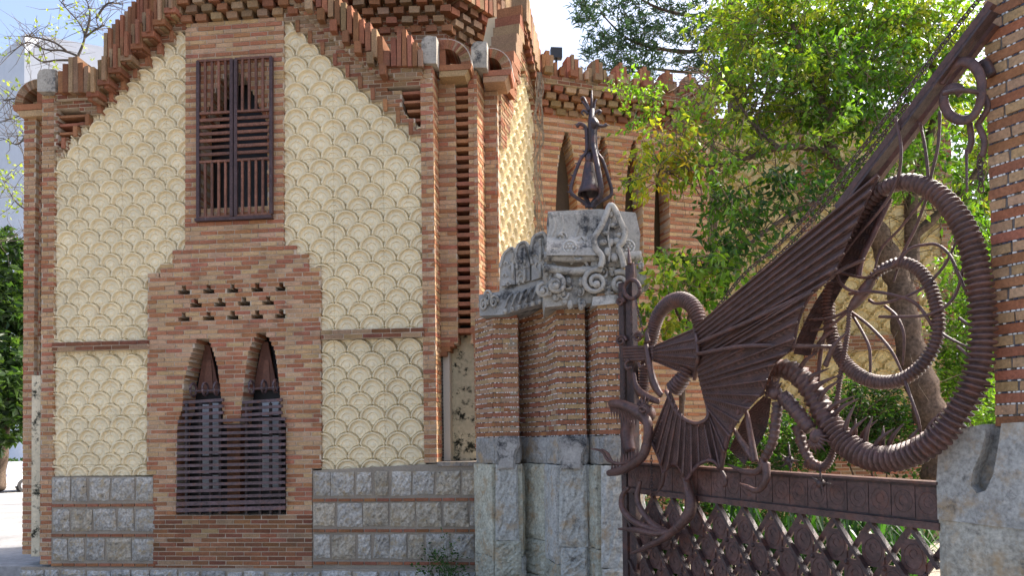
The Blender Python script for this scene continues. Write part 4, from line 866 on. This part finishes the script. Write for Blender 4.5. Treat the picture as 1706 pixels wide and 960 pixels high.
# stay bars, ribbon scroll, tendrils, back spikes
def gbar(name, x0, y0, x1, y1, w, off=0, th=.05, c=IG):
    a, b = G.uz(x0, y0, off), G.uz(x1, y1, off); d = Vector((b[0] - a[0], b[1] - a[1])); q = Vector((-d.y, d.x)).normalized() * w / 2; mm = MB(); mm.prism(G, [(a[0] + q.x, a[1] + q.y), (b[0] + q.x, b[1] + q.y), (b[0] - q.x, b[1] - q.y), (a[0] - q.x, a[1] - q.y)], off - th, off, c); return mm.build(name, M['iron'], GATE)
gbar('stay_bar', 1392, 346, 1650, 3, .052, .12, .05); gbar('stay_bar', 1396, 352, 1650, 16, .022, .15, .09, ID); gbar('stay_bar', 1440, 322, 1654, 38, .055, .02, .05)
gtube('ribbon_scroll', [(1566, 140, .1), (1580, 118, .1), (1600, 103, .12), (1620, 107, .12), (1634, 130, .12), (1634, 165, .12), (1622, 192, .12), (1602, 200, .12), (1582, 190, .12), (1572, 168, .12), (1578, 150, .12), (1592, 146, .12), (1602, 155, .12)], 8, 8, IG, .45)
gtube('ribbon_scroll', [(1572, 155, .2), (1600, 150, .2), (1640, 155, .1)], 4); gtube('ribbon_scroll', [(1632, 110, .0), (1642, 105, .0), (1652, 125, 0)], 8, 6, ID)
for P in ([(1615, 205), (1618, 235), (1612, 255)], [(1628, 205), (1640, 235), (1636, 262)], [(1640, 160), (1645, 180), (1630, 205)]): gtube('hook', [p + (.05,) for p in P], 5)
TEN = [[(1492, 195), (1499, 230), (1501, 262), (1494, 302), (1470, 345), (1425, 398), (1397, 440), (1397, 465), (1412, 482), (1436, 487)],
       [(1533, 205), (1541, 245), (1546, 300), (1538, 330), (1500, 380), (1468, 415), (1456, 455)],
       [(1566, 185), (1563, 240), (1552, 290), (1546, 322), (1526, 378), (1503, 425), (1489, 470)],
       [(1392, 452), (1440, 463), (1462, 452), (1490, 440), (1515, 415), (1540, 408), (1562, 408), (1582, 425), (1596, 455), (1612, 490), (1627, 503)],
       [(1415, 490), (1450, 486), (1490, 492), (1525, 505), (1548, 535), (1575, 560), (1620, 582)],
       [(1448, 500), (1462, 506), (1500, 498), (1540, 478), (1575, 440), (1598, 390)],
       [(1415, 518), (1450, 545), (1485, 585), (1508, 634)], [(1420, 525), (1445, 570), (1450, 600), (1449, 648)], [(1474, 510), (1494, 528), (1506, 560), (1504, 610)],
       [(1465, 528), (1500, 528), (1545, 525), (1582, 505), (1600, 468), (1608, 410), (1598, 360), (1582, 340)],
       [(1414, 516), (1385, 530), (1348, 533)], [(1412, 520), (1380, 545), (1350, 552)], [(1512, 499), (1530, 510), (1545, 530), (1552, 545)], [(1508, 636), (1520, 670), (1530, 700), (1535, 730)],
       [(1598, 530), (1612, 540), (1630, 546)], [(1595, 577), (1610, 590), (1622, 600)], [(1610, 250), (1611, 320)]]
for P in TEN:
    o = rb.uniform(.0, .16); gtube('tendril', [(x, y, o + .05 * math.sin(i)) for i, (x, y) in enumerate(P)], [2.6] * (len(P) - 1) + [1.6], 6, (.11, .055, .048))
for (x, y, dx, dy) in ((1405, 735, 20, -62), (1410, 740, 35, -45), (1424, 738, 2, -40), (1432, 738, 30, -38), (1440, 746, 14, -52), (1455, 750, 36, -36), (1470, 752, 2, -42), (1478, 752, 28, -46), (1510, 752, 26, -42), (1540, 735, 30, -50), (1340, 640, 42, -26), (1352, 655, 48, -30), (1362, 672, 40, -40), (1375, 690, 50, -30), (1385, 700, 46, -36), (1330, 620, 35, -35), (1375, 610, 40, -60), (1356, 590, 40, -45), (1572, 715, 22, -60)):
    o = rb.uniform(.1, .2); gtube('back_spike', [(x, y, o), (x + dx * .35, y + dy * .55, o + .03), (x + dx, y + dy, o)], [5.5, 4, .6], 6, IG, .55)
for (x, y, dx, dy) in ((1636, 540, 22, -8), (1640, 610, 22, 12), (1634, 640, 26, 6), (1628, 650, 20, 14), (1560, 742, 14, 14), (1600, 690, 14, 12)): gtube('back_spike', [(x, y, .05), (x + dx * .5, y + dy * .6, .05), (x + dx, y + dy, .05)], [5, 3, .5], 6)
# chains
def chain(P, lk, off=.0):
    W3 = resample(spline([gp(x, y, o) for x, y, o in P], 10), lk * .72); mm = MB()
    for k in range(len(W3) - 1):
        c0 = (W3[k] + W3[k + 1]) / 2; d = (W3[k + 1] - W3[k]).normalized(); a = d.orthogonal().normalized(); b = d.cross(a); w = (a + b if k % 2 else a - b).normalized()
        mm.tube([c0 + d * (lk * .55 * math.cos(t)) + w * (lk * .32 * math.sin(t)) for t in [2 * math.pi * j / 8 for j in range(9)]], lk * .11, 4, ID, cap=False)
    mm.build('chain', M['iron'], GATE)
chain([(1640, -10, .2), (1618, 14, .2), (1506, 157, .2), (1386, 310, .16), (1300, 405, .12), (1235, 462, .1), (1172, 545, .1)], .058)
chain([(1510, 175, .1), (1400, 312, .1), (1318, 405, .08), (1250, 470, .06), (1185, 540, .05)], .058)
chain([(1050, 495, .08), (1052, 540, .08), (1050, 600, .08)], .04); chain([(1058, 495, .1), (1066, 530, .1), (1072, 560, .1)], .04); chain([(1040, 570, .08), (1040, 800, .08)], .04); chain([(1085, 760, .1), (1086, 880, .1)], .045)
chain([(1632, 258, .05), (1635, 320, .05)], .06)
# ============================================================ VEGETATION
rl = random.Random(21)
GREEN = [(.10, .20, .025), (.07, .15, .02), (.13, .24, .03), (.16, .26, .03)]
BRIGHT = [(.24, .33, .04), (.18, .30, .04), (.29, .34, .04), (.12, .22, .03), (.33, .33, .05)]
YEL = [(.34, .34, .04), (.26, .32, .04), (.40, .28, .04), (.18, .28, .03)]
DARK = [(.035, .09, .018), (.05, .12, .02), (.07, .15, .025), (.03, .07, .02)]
def leaf(m, p, d, size, wid, c, rnd):
    d = d.normalized(); s = d.cross(Vector((rnd.uniform(-1, 1), rnd.uniform(-1, 1), rnd.uniform(-1, 1)))); s = s.normalized() if s.length > .01 else d.orthogonal().normalized()
    nn = d.cross(s); w = s * wid; tip = p + d * size + nn * (-size * .22)
    m.add([p, p + d * size * .42 + w + nn * size * .08, tip, p + d * size * .42 - w + nn * size * .08], [(0, 1, 2), (0, 2, 3)], c)
def blob(m, tw, px, py, rx, ry, Y, n, size, pal, ry_depth=1.0, droop=.8, clump=14, wid=.26, jy=None):
    s = Y / FPX; c0 = at(px, py, Y); k = 0
    while k < n:
        while True:
            a = Vector((rl.uniform(-1, 1), rl.uniform(-1, 1), rl.uniform(-1, 1)))
            if a.length < 1: break
        cc = c0 + Vector((a.x * rx * s, a.y * ry_depth, a.z * ry * s)); out = Vector((a.x, a.y * .6, a.z * .6)); base = rl.choice(pal); v = rl.uniform(.75, 1.2)
        tdir = (out + Vector((rl.uniform(-.6, .6), rl.uniform(-.6, .6), rl.uniform(-.2, .7)))).normalized(); Lt = rl.uniform(.15, .42)
        if tw is not None and rl.random() < .6: tw.tube([cc - tdir * .15, cc + tdir * Lt], [.007, .003], 4, (.22, .16, .11), cap=False)
        for q in range(clump):
            t = rl.random(); p = cc + tdir * Lt * t + Vector((rl.gauss(0, .05), rl.gauss(0, .05), rl.gauss(0, .05)))
            d = Vector((rl.gauss(0, .6), rl.gauss(0, .6), rl.gauss(0, .35) - droop)) + tdir * .5; kk = v * rl.uniform(.8, 1.2); c = base if rl.random() < .8 else rl.choice(pal)
            leaf(m, p, d, size * rl.uniform(.5, 1.4), size * wid * rl.uniform(.8, 1.2), tuple(z * kk for z in c), rl)
        k += clump
def limb(m, P, r, c=(.13, .095, .07), n=8):
    W3 = spline([at(x, y, Y) for x, y, Y in P], 6); m.tube(W3, [lerp(r[0], r[1], (k / (len(W3) - 1)) ** .8) * (1 + .12 * math.sin(k * 1.7)) for k in range(len(W3))], n, c)
    return W3
def twigs(m, W3, n, L, r=.008, c=(.15, .11, .08)):
    for k in range(n):
        p = rl.choice(W3[len(W3) // 3:]); d = Vector((rl.gauss(0, 1), rl.gauss(0, .7), rl.gauss(.2, .8))).normalized(); q = p + d * L * rl.uniform(.4, 1); e = q + (d + Vector((rl.gauss(0, .5), rl.gauss(0, .5), rl.gauss(0, .5)))).normalized() * L * .5
        m.tube([p, (p + q) / 2 + Vector((rl.gauss(0, .03), rl.gauss(0, .03), rl.gauss(0, .03))), q, e], [r, r * .8, r * .6, r * .25], 4, c, cap=False)
def shade_tree(name, label, base, limbs, blobs, size, group=None, tw_n=10, tw_L=.6, mat='leaf', bark=(.14, .10, .075), droop=.8, clump=14, wid=.26):
    t = thing(name, label, 'tree', base, group); tm = MB()
    for P, r in limbs:
        W3 = limb(tm, P, r, bark)
        if tw_n: twigs(tm, W3, tw_n, tw_L)
    lm = MB(); tw = MB()
    for b in blobs: blob(lm, tw, *b[:6], size, b[6], b[7] if len(b) > 7 else .9, droop, clump, wid)
    tm.build('trunk', M['bark'], t, True); tm2 = tw.build('twigs', M['bark'], t, kind='stuff') if tw.v else None; lm.build('crown', M[mat], t, kind='stuff'); return t
b0 = at(1560, 760, 10.6); b0.z = .22
shade_tree('garden_tree', 'leafy green tree with thick leaning trunk directly behind the dragon gate', b0,
    [([(1568, 800, 10.6), (1558, 720, 10.6), (1535, 640, 10.6), (1512, 560, 10.6), (1500, 480, 10.6), (1480, 430, 10.6), (1455, 375, 10.5)], (.26, .15)),
     ([(1458, 385, 10.5), (1425, 330, 10.3), (1385, 250, 10.2), (1375, 190, 10.2), (1340, 110, 10.3), (1320, 40, 10.4)], (.13, .03)),
     ([(1385, 255, 10.2), (1340, 245, 10.1), (1290, 248, 10.0), (1240, 265, 9.9), (1180, 275, 9.8), (1120, 290, 9.7)], (.06, .015)),
     ([(1500, 500, 10.6), (1520, 420, 10.7), (1518, 340, 10.7), (1540, 260, 10.7), (1560, 160, 10.7), (1540, 60, 10.8)], (.14, .03)),
     ([(1515, 400, 10.7), (1560, 360, 10.6), (1610, 310, 10.5), (1660, 230, 10.4)], (.09, .03)), ([(1375, 200, 10.2), (1420, 120, 10.3), (1450, 40, 10.4)], (.06, .015)),
     ([(1440, 350, 10.4), (1390, 330, 10.0), (1330, 350, 9.8), (1270, 390, 9.6), (1215, 430, 9.5)], (.06, .012)), ([(1300, 250, 10.0), (1250, 200, 10.1), (1200, 120, 10.2)], (.04, .01))],
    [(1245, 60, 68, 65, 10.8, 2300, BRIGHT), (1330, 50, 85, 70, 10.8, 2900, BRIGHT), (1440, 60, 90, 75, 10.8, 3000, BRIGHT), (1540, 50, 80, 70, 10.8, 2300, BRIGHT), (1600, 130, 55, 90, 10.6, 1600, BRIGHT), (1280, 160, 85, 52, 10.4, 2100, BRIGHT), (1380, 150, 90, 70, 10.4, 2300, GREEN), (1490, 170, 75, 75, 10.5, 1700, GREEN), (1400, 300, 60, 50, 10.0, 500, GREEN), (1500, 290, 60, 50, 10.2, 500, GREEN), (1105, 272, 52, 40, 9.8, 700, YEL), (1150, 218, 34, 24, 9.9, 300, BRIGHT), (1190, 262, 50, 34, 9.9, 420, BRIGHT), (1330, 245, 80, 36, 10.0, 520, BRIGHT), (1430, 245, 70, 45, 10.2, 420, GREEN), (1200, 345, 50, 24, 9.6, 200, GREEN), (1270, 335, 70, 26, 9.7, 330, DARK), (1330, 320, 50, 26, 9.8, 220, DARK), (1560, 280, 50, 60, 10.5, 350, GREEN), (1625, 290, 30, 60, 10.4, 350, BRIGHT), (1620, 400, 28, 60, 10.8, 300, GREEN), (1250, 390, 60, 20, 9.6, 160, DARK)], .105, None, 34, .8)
b1 = at(1120, 760, 9.9); b1.z = .22
shade_tree('small_tree', 'low leafy tree hanging beside the pier behind the neck coil', b1,
    [([(1130, 780, 9.9), (1135, 690, 9.9), (1140, 600, 9.8), (1150, 520, 9.8), (1180, 450, 9.7), (1230, 400, 9.7), (1290, 380, 9.7)], (.05, .012)), ([(1145, 560, 9.8), (1120, 500, 9.7), (1100, 460, 9.6)], (.03, .01))],
    [(1115, 475, 42, 34, 9.6, 330, BRIGHT), (1165, 450, 50, 34, 9.7, 330, GREEN), (1210, 425, 45, 30, 9.7, 200, DARK), (1090, 535, 26, 40, 9.6, 260, BRIGHT), (1190, 490, 45, 26, 9.8, 190, GREEN), (1240, 450, 40, 22, 9.8, 110, DARK)], .12, None, 10, .4)
# pine high behind the rear wing
bp = at(1215, 330, 24); bp.z = .2
PG = [(.06, .12, .07), (.08, .15, .09)]
shade_tree('pine_tree', 'dark green pine with spreading boughs above the rear parapet', bp,
    [([(1240, 700, 24), (1230, 300, 24), (1225, 60, 24), (1220, -40, 24)], (.4, .2)), ([(1226, 60, 24), (1160, 85, 23.8), (1085, 78, 23.6), (1040, 60, 23.5), (1000, 20, 23.4)], (.10, .02)), ([(1226, 20, 24), (1150, 25, 23.8), (1090, 10, 23.6), (1040, -20, 23.6)], (.09, .02)), ([(1226, 110, 24), (1150, 120, 23.7), (1060, 112, 23.5), (1000, 118, 23.4)], (.08, .02))],
    [(1000, 25, 38, 38, 23.5, 540, [(.05, .10, .05), (.07, .13, .07)]), (1050, 60, 45, 26, 23.5, 540, [(.05, .10, .05), (.04, .08, .04)]), (1070, 5, 42, 25, 23.6, 480, [(.05, .10, .05)]), (1110, 92, 60, 32, 23.6, 900, [(.055, .11, .05), (.05, .10, .05)]), (1145, 20, 60, 45, 23.7, 1140, [(.05, .10, .055), (.045, .09, .05)]), (1015, 100, 40, 22, 23.4, 480, [(.05, .10, .06)]), (1175, 85, 45, 45, 23.7, 900, [(.05, .10, .055)]), (1050, 122, 40, 15, 23.4, 600, [(.055, .11, .05)]), (985, 5, 28, 28, 23.4, 540, PG), (1030, 75, 50, 18, 23.4, 540, PG), (1100, -10, 70, 30, 23.6, 540, PG)], .22, None, 14, 1.2, 'needle', (.12, .09, .07), 0.0, 16, .07)
# bare brown twigs at the end of the rear wing
tb = thing('bare_shrub', 'leafless tangle of brown twigs at the far end of the rear parapet', 'shrub', at(1180, 420, 13.6)); m = MB()
for k in range(46):
    x, y = rl.uniform(1165, 1195), rl.uniform(120, 185); ang = R(rl.uniform(120, 230)); Lp = rl.uniform(35, 85); P = [at(x + Lp * t * math.cos(ang + .5 * t * rl.uniform(-1, 1)), y - Lp * t * math.sin(ang + .5 * t), 13.4 + rl.uniform(-.4, .2)) for t in (0, .35, .7, 1)]; m.tube(P, [.012, .009, .007, .003], 4, (.24, .17, .13), cap=False)
for k in range(4): m.tube(spline([at(1180 + 4 * k, 420, 13.6), at(1185 + 3 * k, 280, 13.5), at(1182 - 3 * k, 150, 13.4)], 5), .02, 5, (.2, .15, .11))
m.build('twigs', M['bark'], tb)
# creepers
def vine(label, strands, leaves, Y, pal):
    v = thing('creeper', label, 'vine', at(strands[0][0][0], strands[0][0][1], Y)); m = MB(); lm = MB()
    for P in strands: m.tube(spline([at(x, y, Y) for x, y in P], 5), .010, 4, (.30, .24, .17))
    for (x, y, rx, ry, n) in leaves: blob(lm, None, x, y, rx, ry, Y, n, .085, pal, .08, .6, 8, .4)
    m.build('stems', M['bark'], v)
    if lm.v: lm.build('leaves', M['leaf'], v, kind='stuff')
vine('dry brown creeper climbing the corner between side wall and rear wing', [[(898 + rl.uniform(-7, 8), 470)] + [(898 + rl.uniform(-9, 9), y) for y in range(430, 130, -40)] + [(896 + rl.uniform(-8, 8), 120)] for k in range(9)], [], 12.9, GREEN)
vine('yellow-green ivy trailing over the rear parapet merlons', [[(1075, 150), (1060, 185), (1052, 220)], [(1090, 160), (1088, 200), (1082, 240)], [(1040, 140), (1080, 160), (1095, 170)]], [(1065, 148, 20, 10, 110), (1040, 142, 12, 7, 50), (1085, 162, 14, 8, 60), (1058, 200, 8, 20, 60), (1085, 200, 10, 26, 90)], 13.35, GREEN + BRIGHT[:2])
# shrubs and strap plants inside the gate
def shrub(label, base, blobs, size=.07, pal=DARK, group='garden shrubs behind the gate'):
    t = thing('shrub', label, 'shrub', base, group); lm = MB(); tw = MB(); sm = MB()
    for b in blobs: blob(lm, tw, *b[:6], size, pal, b[6] if len(b) > 6 else .5, .3, 12, .3); p = at(b[0], b[1], b[4]); sm.tube([Vector((base.x, base.y, .2)), (Vector((base.x, base.y, .2)) + p) / 2 + Vector((.05, 0, .1)), p], [.025, .015, .008], 5, (.14, .1, .07))
    sm.build('stems', M['bark'], t); tw.build('twigs', M['bark'], t, kind='stuff'); lm.build('leaves', M['leaf'], t, kind='stuff')
p = at(1455, 720, 11.5); p.z = .22; shrub('dark glossy shrub under the round loop coil of the gate', p, [(1440, 690, 50, 50, 11.5, 2600), (1480, 725, 50, 40, 11.5, 1800), (1400, 730, 40, 30, 11.4, 1000)], .075)
p = at(1610, 700, 11.8); p.z = .22; shrub('bright leafy shrub between tree trunk and brick pillar', p, [(1610, 560, 40, 50, 11.8, 1400), (1605, 650, 45, 60, 11.8, 2200), (1615, 470, 35, 60, 11.9, 1000)], .085, GREEN)
p = at(1300, 760, 11.8); p.z = .22; shrub('low dark shrub behind the middle of the gate beam', p, [(1330, 740, 60, 40, 11.8, 1500), (1250, 770, 70, 35, 11.8, 1500), (1180, 780, 50, 35, 11.6, 900), (1130, 840, 60, 40, 11.0, 900), (1230, 845, 60, 36, 11.0, 900), (1330, 850, 60, 34, 11.0, 900), (1440, 850, 60, 34, 11.0, 900), (1540, 840, 50, 40, 11.0, 800)], .085)
STP = [(.025, .075, .018), (.02, .06, .014), (.04, .11, .025)]
for px, Y, lab in ((1110, 10.2, 'green strap-leaved plant low behind the lattice next to the end post'), (1175, 10.0, 'green strap-leaved plant low behind the lattice under the lower wing'), (1240, 9.8, 'green strap-leaved plant low behind the lattice under the fore claw'), (1300, 9.6, 'green strap-leaved plant low behind the lattice under the beast body'), (1370, 9.4, 'green strap-leaved plant low behind the lattice under the hanging spiked ball'), (1440, 9.2, 'green strap-leaved plant low behind the lattice under the tail bend'), (1510, 9.2, 'green strap-leaved plant low behind the lattice nearest the tall pillar')):
    bs = at(px, 900, Y); bs.z = .22; t = thing('strap_plant', lab, 'plant', bs, 'strap-leaved plants behind the lattice'); m = MB()
    for k in range(60):
        a = rl.uniform(0, 6.28); r_ = rl.uniform(.25, .75); h = rl.uniform(.7, 1.25); p0 = bs + Vector((rl.gauss(0, .12), rl.gauss(0, .12), 0)); d = Vector((math.cos(a), math.sin(a), 0)); s_ = d.cross(Vector((0, 0, 1))) * .022; c = rl.choice(STP); kk = rl.uniform(.7, 1.3)
        Q = [p0, p0 + d * r_ * .3 + Vector((0, 0, h * .7)), p0 + d * r_ * .7 + Vector((0, 0, h)), p0 + d * r_ * 1.2 + Vector((0, 0, h * .75))]; v = []
        for i, q in enumerate(Q): w = (.7, 1, .8, .1)[i]; v += [q - s_ * w, q + s_ * w]
        m.add(v, [(2 * i, 2 * i + 1, 2 * i + 3, 2 * i + 2) for i in range(3)], tuple(z * kk for z in c))
    m.build('leaves', M['leaf'], t, kind='stuff')
# weed growing at the plinth
p = F.at(742, 945, .2); t = thing('weed', 'dark green weed growing at the foot of the rubble plinth', 'weed', Vector((p.x, p.y, 0))); lm = MB(); sm = MB()
for k in range(16): e = F.at(742 + rl.gauss(0, 16), 930 + rl.uniform(-22, 18), .25); sm.tube([F.at(742, 990, .18), F.at(742 + rl.gauss(0, 8), 955, .24), e], [.008, .006, .002], 4, (.05, .1, .03), cap=False)
blob(lm, None, 742, 930, 12, 16, F.at(742, 930, .22).y, 120, .05, DARK, .08, .1, 6, .3); blob(lm, None, 740, 955, 26, 16, F.at(742, 930, .22).y, 260, .05, DARK, .08, .1, 6, .3)
sm.build('stems', M['bark'], t); lm.build('leaves', M['leaf'], t, kind='stuff')

# ============================================================ GARDEN BUILDING behind the trees
GB = Plane(*at(1130, 500, 15.5).xy, 1, -.10)
GH = thing('garden_building', 'cream scale-plaster building with brick piers half hidden by the tree', 'building', at(1350, 700, 15.9))
BG = Bricks(GH); gm = MB()
gu0, gu1 = GB.uz(1128, 500)[0], GB.uz(1582, 500)[0]; gz1 = GB.uz(1300, 190)[1]
scale_field(GB, gu0, gu1, .6, gz1, -.03, GH, P=.40, V=.21, ru=.1, rz=.6, step=.03, c=(.60, .47, .24))
gm.box(GB, gu0, gu1, .2, gz1, -3, -.10, (.45, .36, .22))
for a, b in ((1128, 1142), (1340, 1362), (1512, 1532), (1572, 1592)): BG.wall(GB, [[(GB.uz(a, 600)[0], .2), (GB.uz(b, 600)[0], .2), (GB.uz(b, 600)[0], gz1), (GB.uz(a, 600)[0], gz1)]], .075, .24, .06, .2, weather, gm)
for y0, y1 in ((562, 582), (735, 800), (190, 215)): z1, z0 = GB.uz(1400, y0)[1], GB.uz(1400, y1)[1]; BG.wall(GB, [[(gu0, z0), (gu1, z0), (gu1, z1), (gu0, z1)]], .075, .28, .09, .2, weather, gm)
BG.wall(GB, [GB.poly([(1080, 500), (1165, 500), (1165, 690), (1080, 690)], .3)], .075, .28, .3, .3, weather, gm)
BG.finish(300); gm.build('mortar', M['mortar'], GH)
# far wood closing the view to the right
def wood(name, label, base, blobs, size, pal, droop=.3, trunk=None, group=None):
    t = thing(name, label, 'tree', base, group); lm = MB(); tm = MB()
    for b in blobs: blob(lm, None, *b[:6], size, pal, b[6] if len(b) > 6 else 1.5, droop, 10, .35)
    for P, r in trunk or (): limb(tm, P, r)
    if tm.v: tm.build('trunk', M['bark'], t, True)
    lm.build('crown', M['leaf'], t, kind='stuff')
p = at(1640, 700, 19); p.z = .2; wood('background_tree', 'dark green tree filling the gap beside the tall brick pillar', p, [(1620, 420, 90, 130, 19, 3200), (1640, 620, 90, 110, 18, 2600), (1660, 250, 80, 110, 19, 1800), (1760, 400, 90, 250, 19, 2000)], .22, GREEN, trunk=[([(1640, 800, 19), (1640, 600, 19), (1630, 400, 19), (1640, 250, 19)], (.25, .06))])
# left side: street trees, tower block, hedge, car
p = at(-10, 800, 30); p.z = .4; wood('street_tree', 'leafy green tree at the left edge beyond the side road', p, [(5, 450, 50, 60, 30, 1500), (-10, 560, 60, 70, 30, 1700), (15, 640, 40, 60, 29, 1400), (-5, 700, 45, 45, 29, 1200), (30, 560, 25, 90, 30, 900)], .34, [(.05, .09, .03), (.035, .07, .025), (.08, .13, .04)], trunk=[([(-5, 815, 30), (5, 740, 30), (12, 640, 30), (10, 500, 30)], (.3, .08)), ([(4, 740, 30), (-20, 700, 30), (-40, 640, 30)], (.2, .05))])
p = at(170, 700, 26); p.z = .4
BT = thing('budding_tree', 'nearly bare tree with yellow-green buds above the left turret', 'tree', p); tm = MB(); lm = MB()
brs = [[(170, 700), (165, 300), (145, 150), (130, 93)], [(130, 93), (141, 62), (132, 38), (112, 15), (95, -5)], [(141, 62), (160, 48), (175, 42)], [(130, 93), (105, 84), (75, 82), (45, 70), (15, 92)], [(118, 100), (95, 100), (70, 102), (50, 88), (35, 70)], [(110, 84), (90, 70), (60, 62), (40, 60)], [(141, 62), (150, 30), (145, 0)], [(145, 150), (90, 170), (40, 190), (0, 204)], [(90, 170), (50, 215), (30, 240), (5, 230)], [(60, 185), (30, 165), (5, 168)], [(150, 200), (90, 330), (40, 395), (0, 400)], [(70, 360), (30, 340), (5, 300)], [(160, 30), (180, 5), (205, 8)]]
for i, P in enumerate(brs):
    W3 = spline([at(x, y, 26 + .3 * math.sin(i * 2)) for x, y in P], 6); r0 = .12 if i == 0 else .045; tm.tube(W3, [lerp(r0, r0 * .25, k / len(W3)) for k in range(len(W3))], 6, (.12, .10, .085)); 
    if i: twigs(tm, W3, 22, .9, .012, (.16, .13, .10))
for (x, y, rx, ry, n) in ((60, 85, 60, 35, 60), (130, 45, 45, 40, 50), (30, 170, 35, 40, 60), (20, 320, 30, 50, 130), (35, 230, 25, 40, 50), (160, 30, 30, 30, 24)): blob(lm, None, x, y, rx, ry, 26, n, .14, [(.36, .38, .10), (.28, .33, .08)], .6, .1, 4, .35)
tm.build('branches', M['bark'], BT, True); lm.build('buds', M['leaf'], BT, kind='stuff')
TW = thing('apartment_block', 'pale white apartment block rising behind the left corner', 'building', at(80, 700, 75)); 
c0 = at(40, 300, 72); T1 = Plane(c0.x, c0.y, 1, .28); T2 = Plane(c0.x - 12, c0.y + 9, 12, -9)
m = MB(); zt4 = at(40, 92, 72).z; m.box(T1, 0, 16, 0, zt4, -11, 0, (.80, .80, .80)); m.build('wall', M['paint'], TW)
m = MB(); m.box(T2, 0, 15, 0, at(0, 108, 78).z, -6, -.05, (.66, .68, .72)); m.build('wall', M['paint'], TW)  # bluish darker tone: shaded side of the block painted into the wall
m = MB(); m.prism(T1, [(0, zt4), (16, zt4), (16, zt4 + 1.2), (1.7, zt4 + 2.2)], -11, -.02, (.78, .78, .79)); m.build('parapet', M['paint'], TW)
m = MB(); m.box(T2, 1, 11, at(0, 760, 75).z, at(0, 735, 75).z, -.2, .1, (.1, .1, .1)); m.build('window', M['glass'], TW)
p = at(0, 812, 48); HE = MB(); lm = MB(); h0 = thing('hedge', 'dark clipped hedge across the road at far left', 'hedge', Vector((p.x, p.y, .3)))
for k in range(3000): q = at(rl.uniform(-40, 60), rl.uniform(768, 808), 48 + rl.uniform(-.4, .4)); leaf(lm, q, Vector((rl.gauss(0, 1), rl.gauss(0, 1), rl.gauss(0, 1))), .25, .1, tuple(z * rl.uniform(.6, 1) for z in rl.choice(DARK)), rl)
lm.build('foliage', M['leaf'], h0, kind='stuff')
# parked car mostly hidden by the pavilion corner
cp = at(62, 812, 36); cp.z = ZL - .12
CARO = thing('parked_car', 'light parked car peeping out behind the left corner of the pavilion', 'car', cp)
V = Plane(cp.x, cp.y, .35, .94)
def cz(z): return cp.z + z
m = MB(); m.prism(V, [(-2.1, cz(.3)), (-2.15, cz(.62)), (-2.05, cz(.86)), (-1.5, cz(.95)), (-1.0, cz(1.40)), (.55, cz(1.42)), (1.15, cz(.95)), (2.0, cz(.8)), (2.1, cz(.5)), (2.05, cz(.28))], -.85, .85, (.62, .62, .64)); m.build('body', M['plain'], CARO)
m = MB(); m.prism(V, [(-1.38, cz(.96)), (-.98, cz(1.34)), (.5, cz(1.36)), (.98, cz(.96))], -.87, .87, (.03, .03, .035)); m.build('window', M['glass'], CARO)
for u in (-1.3, 1.3):
    for o in (-.8, .8):
        m = MB(); w = V.pt(u, cz(.31), o); m.tube([w - V.n * .1, w + V.n * .1], .31, 16, (.02, .02, .02)); wh = m.build('wheel', M['plain'], CARO)
        m = MB(); m.tube([w - V.n * .11, w + V.n * .11], .18, 12, (.4, .4, .42)); m.build('rim', M['plain'], wh)
for o in (-.6, .6): m = MB(); m.box(V, -2.17, -2.0, cz(.62), cz(.78), o - .15, o + .15, (.45, .02, .02)); m.build('tail_light', M['plain'], CARO)
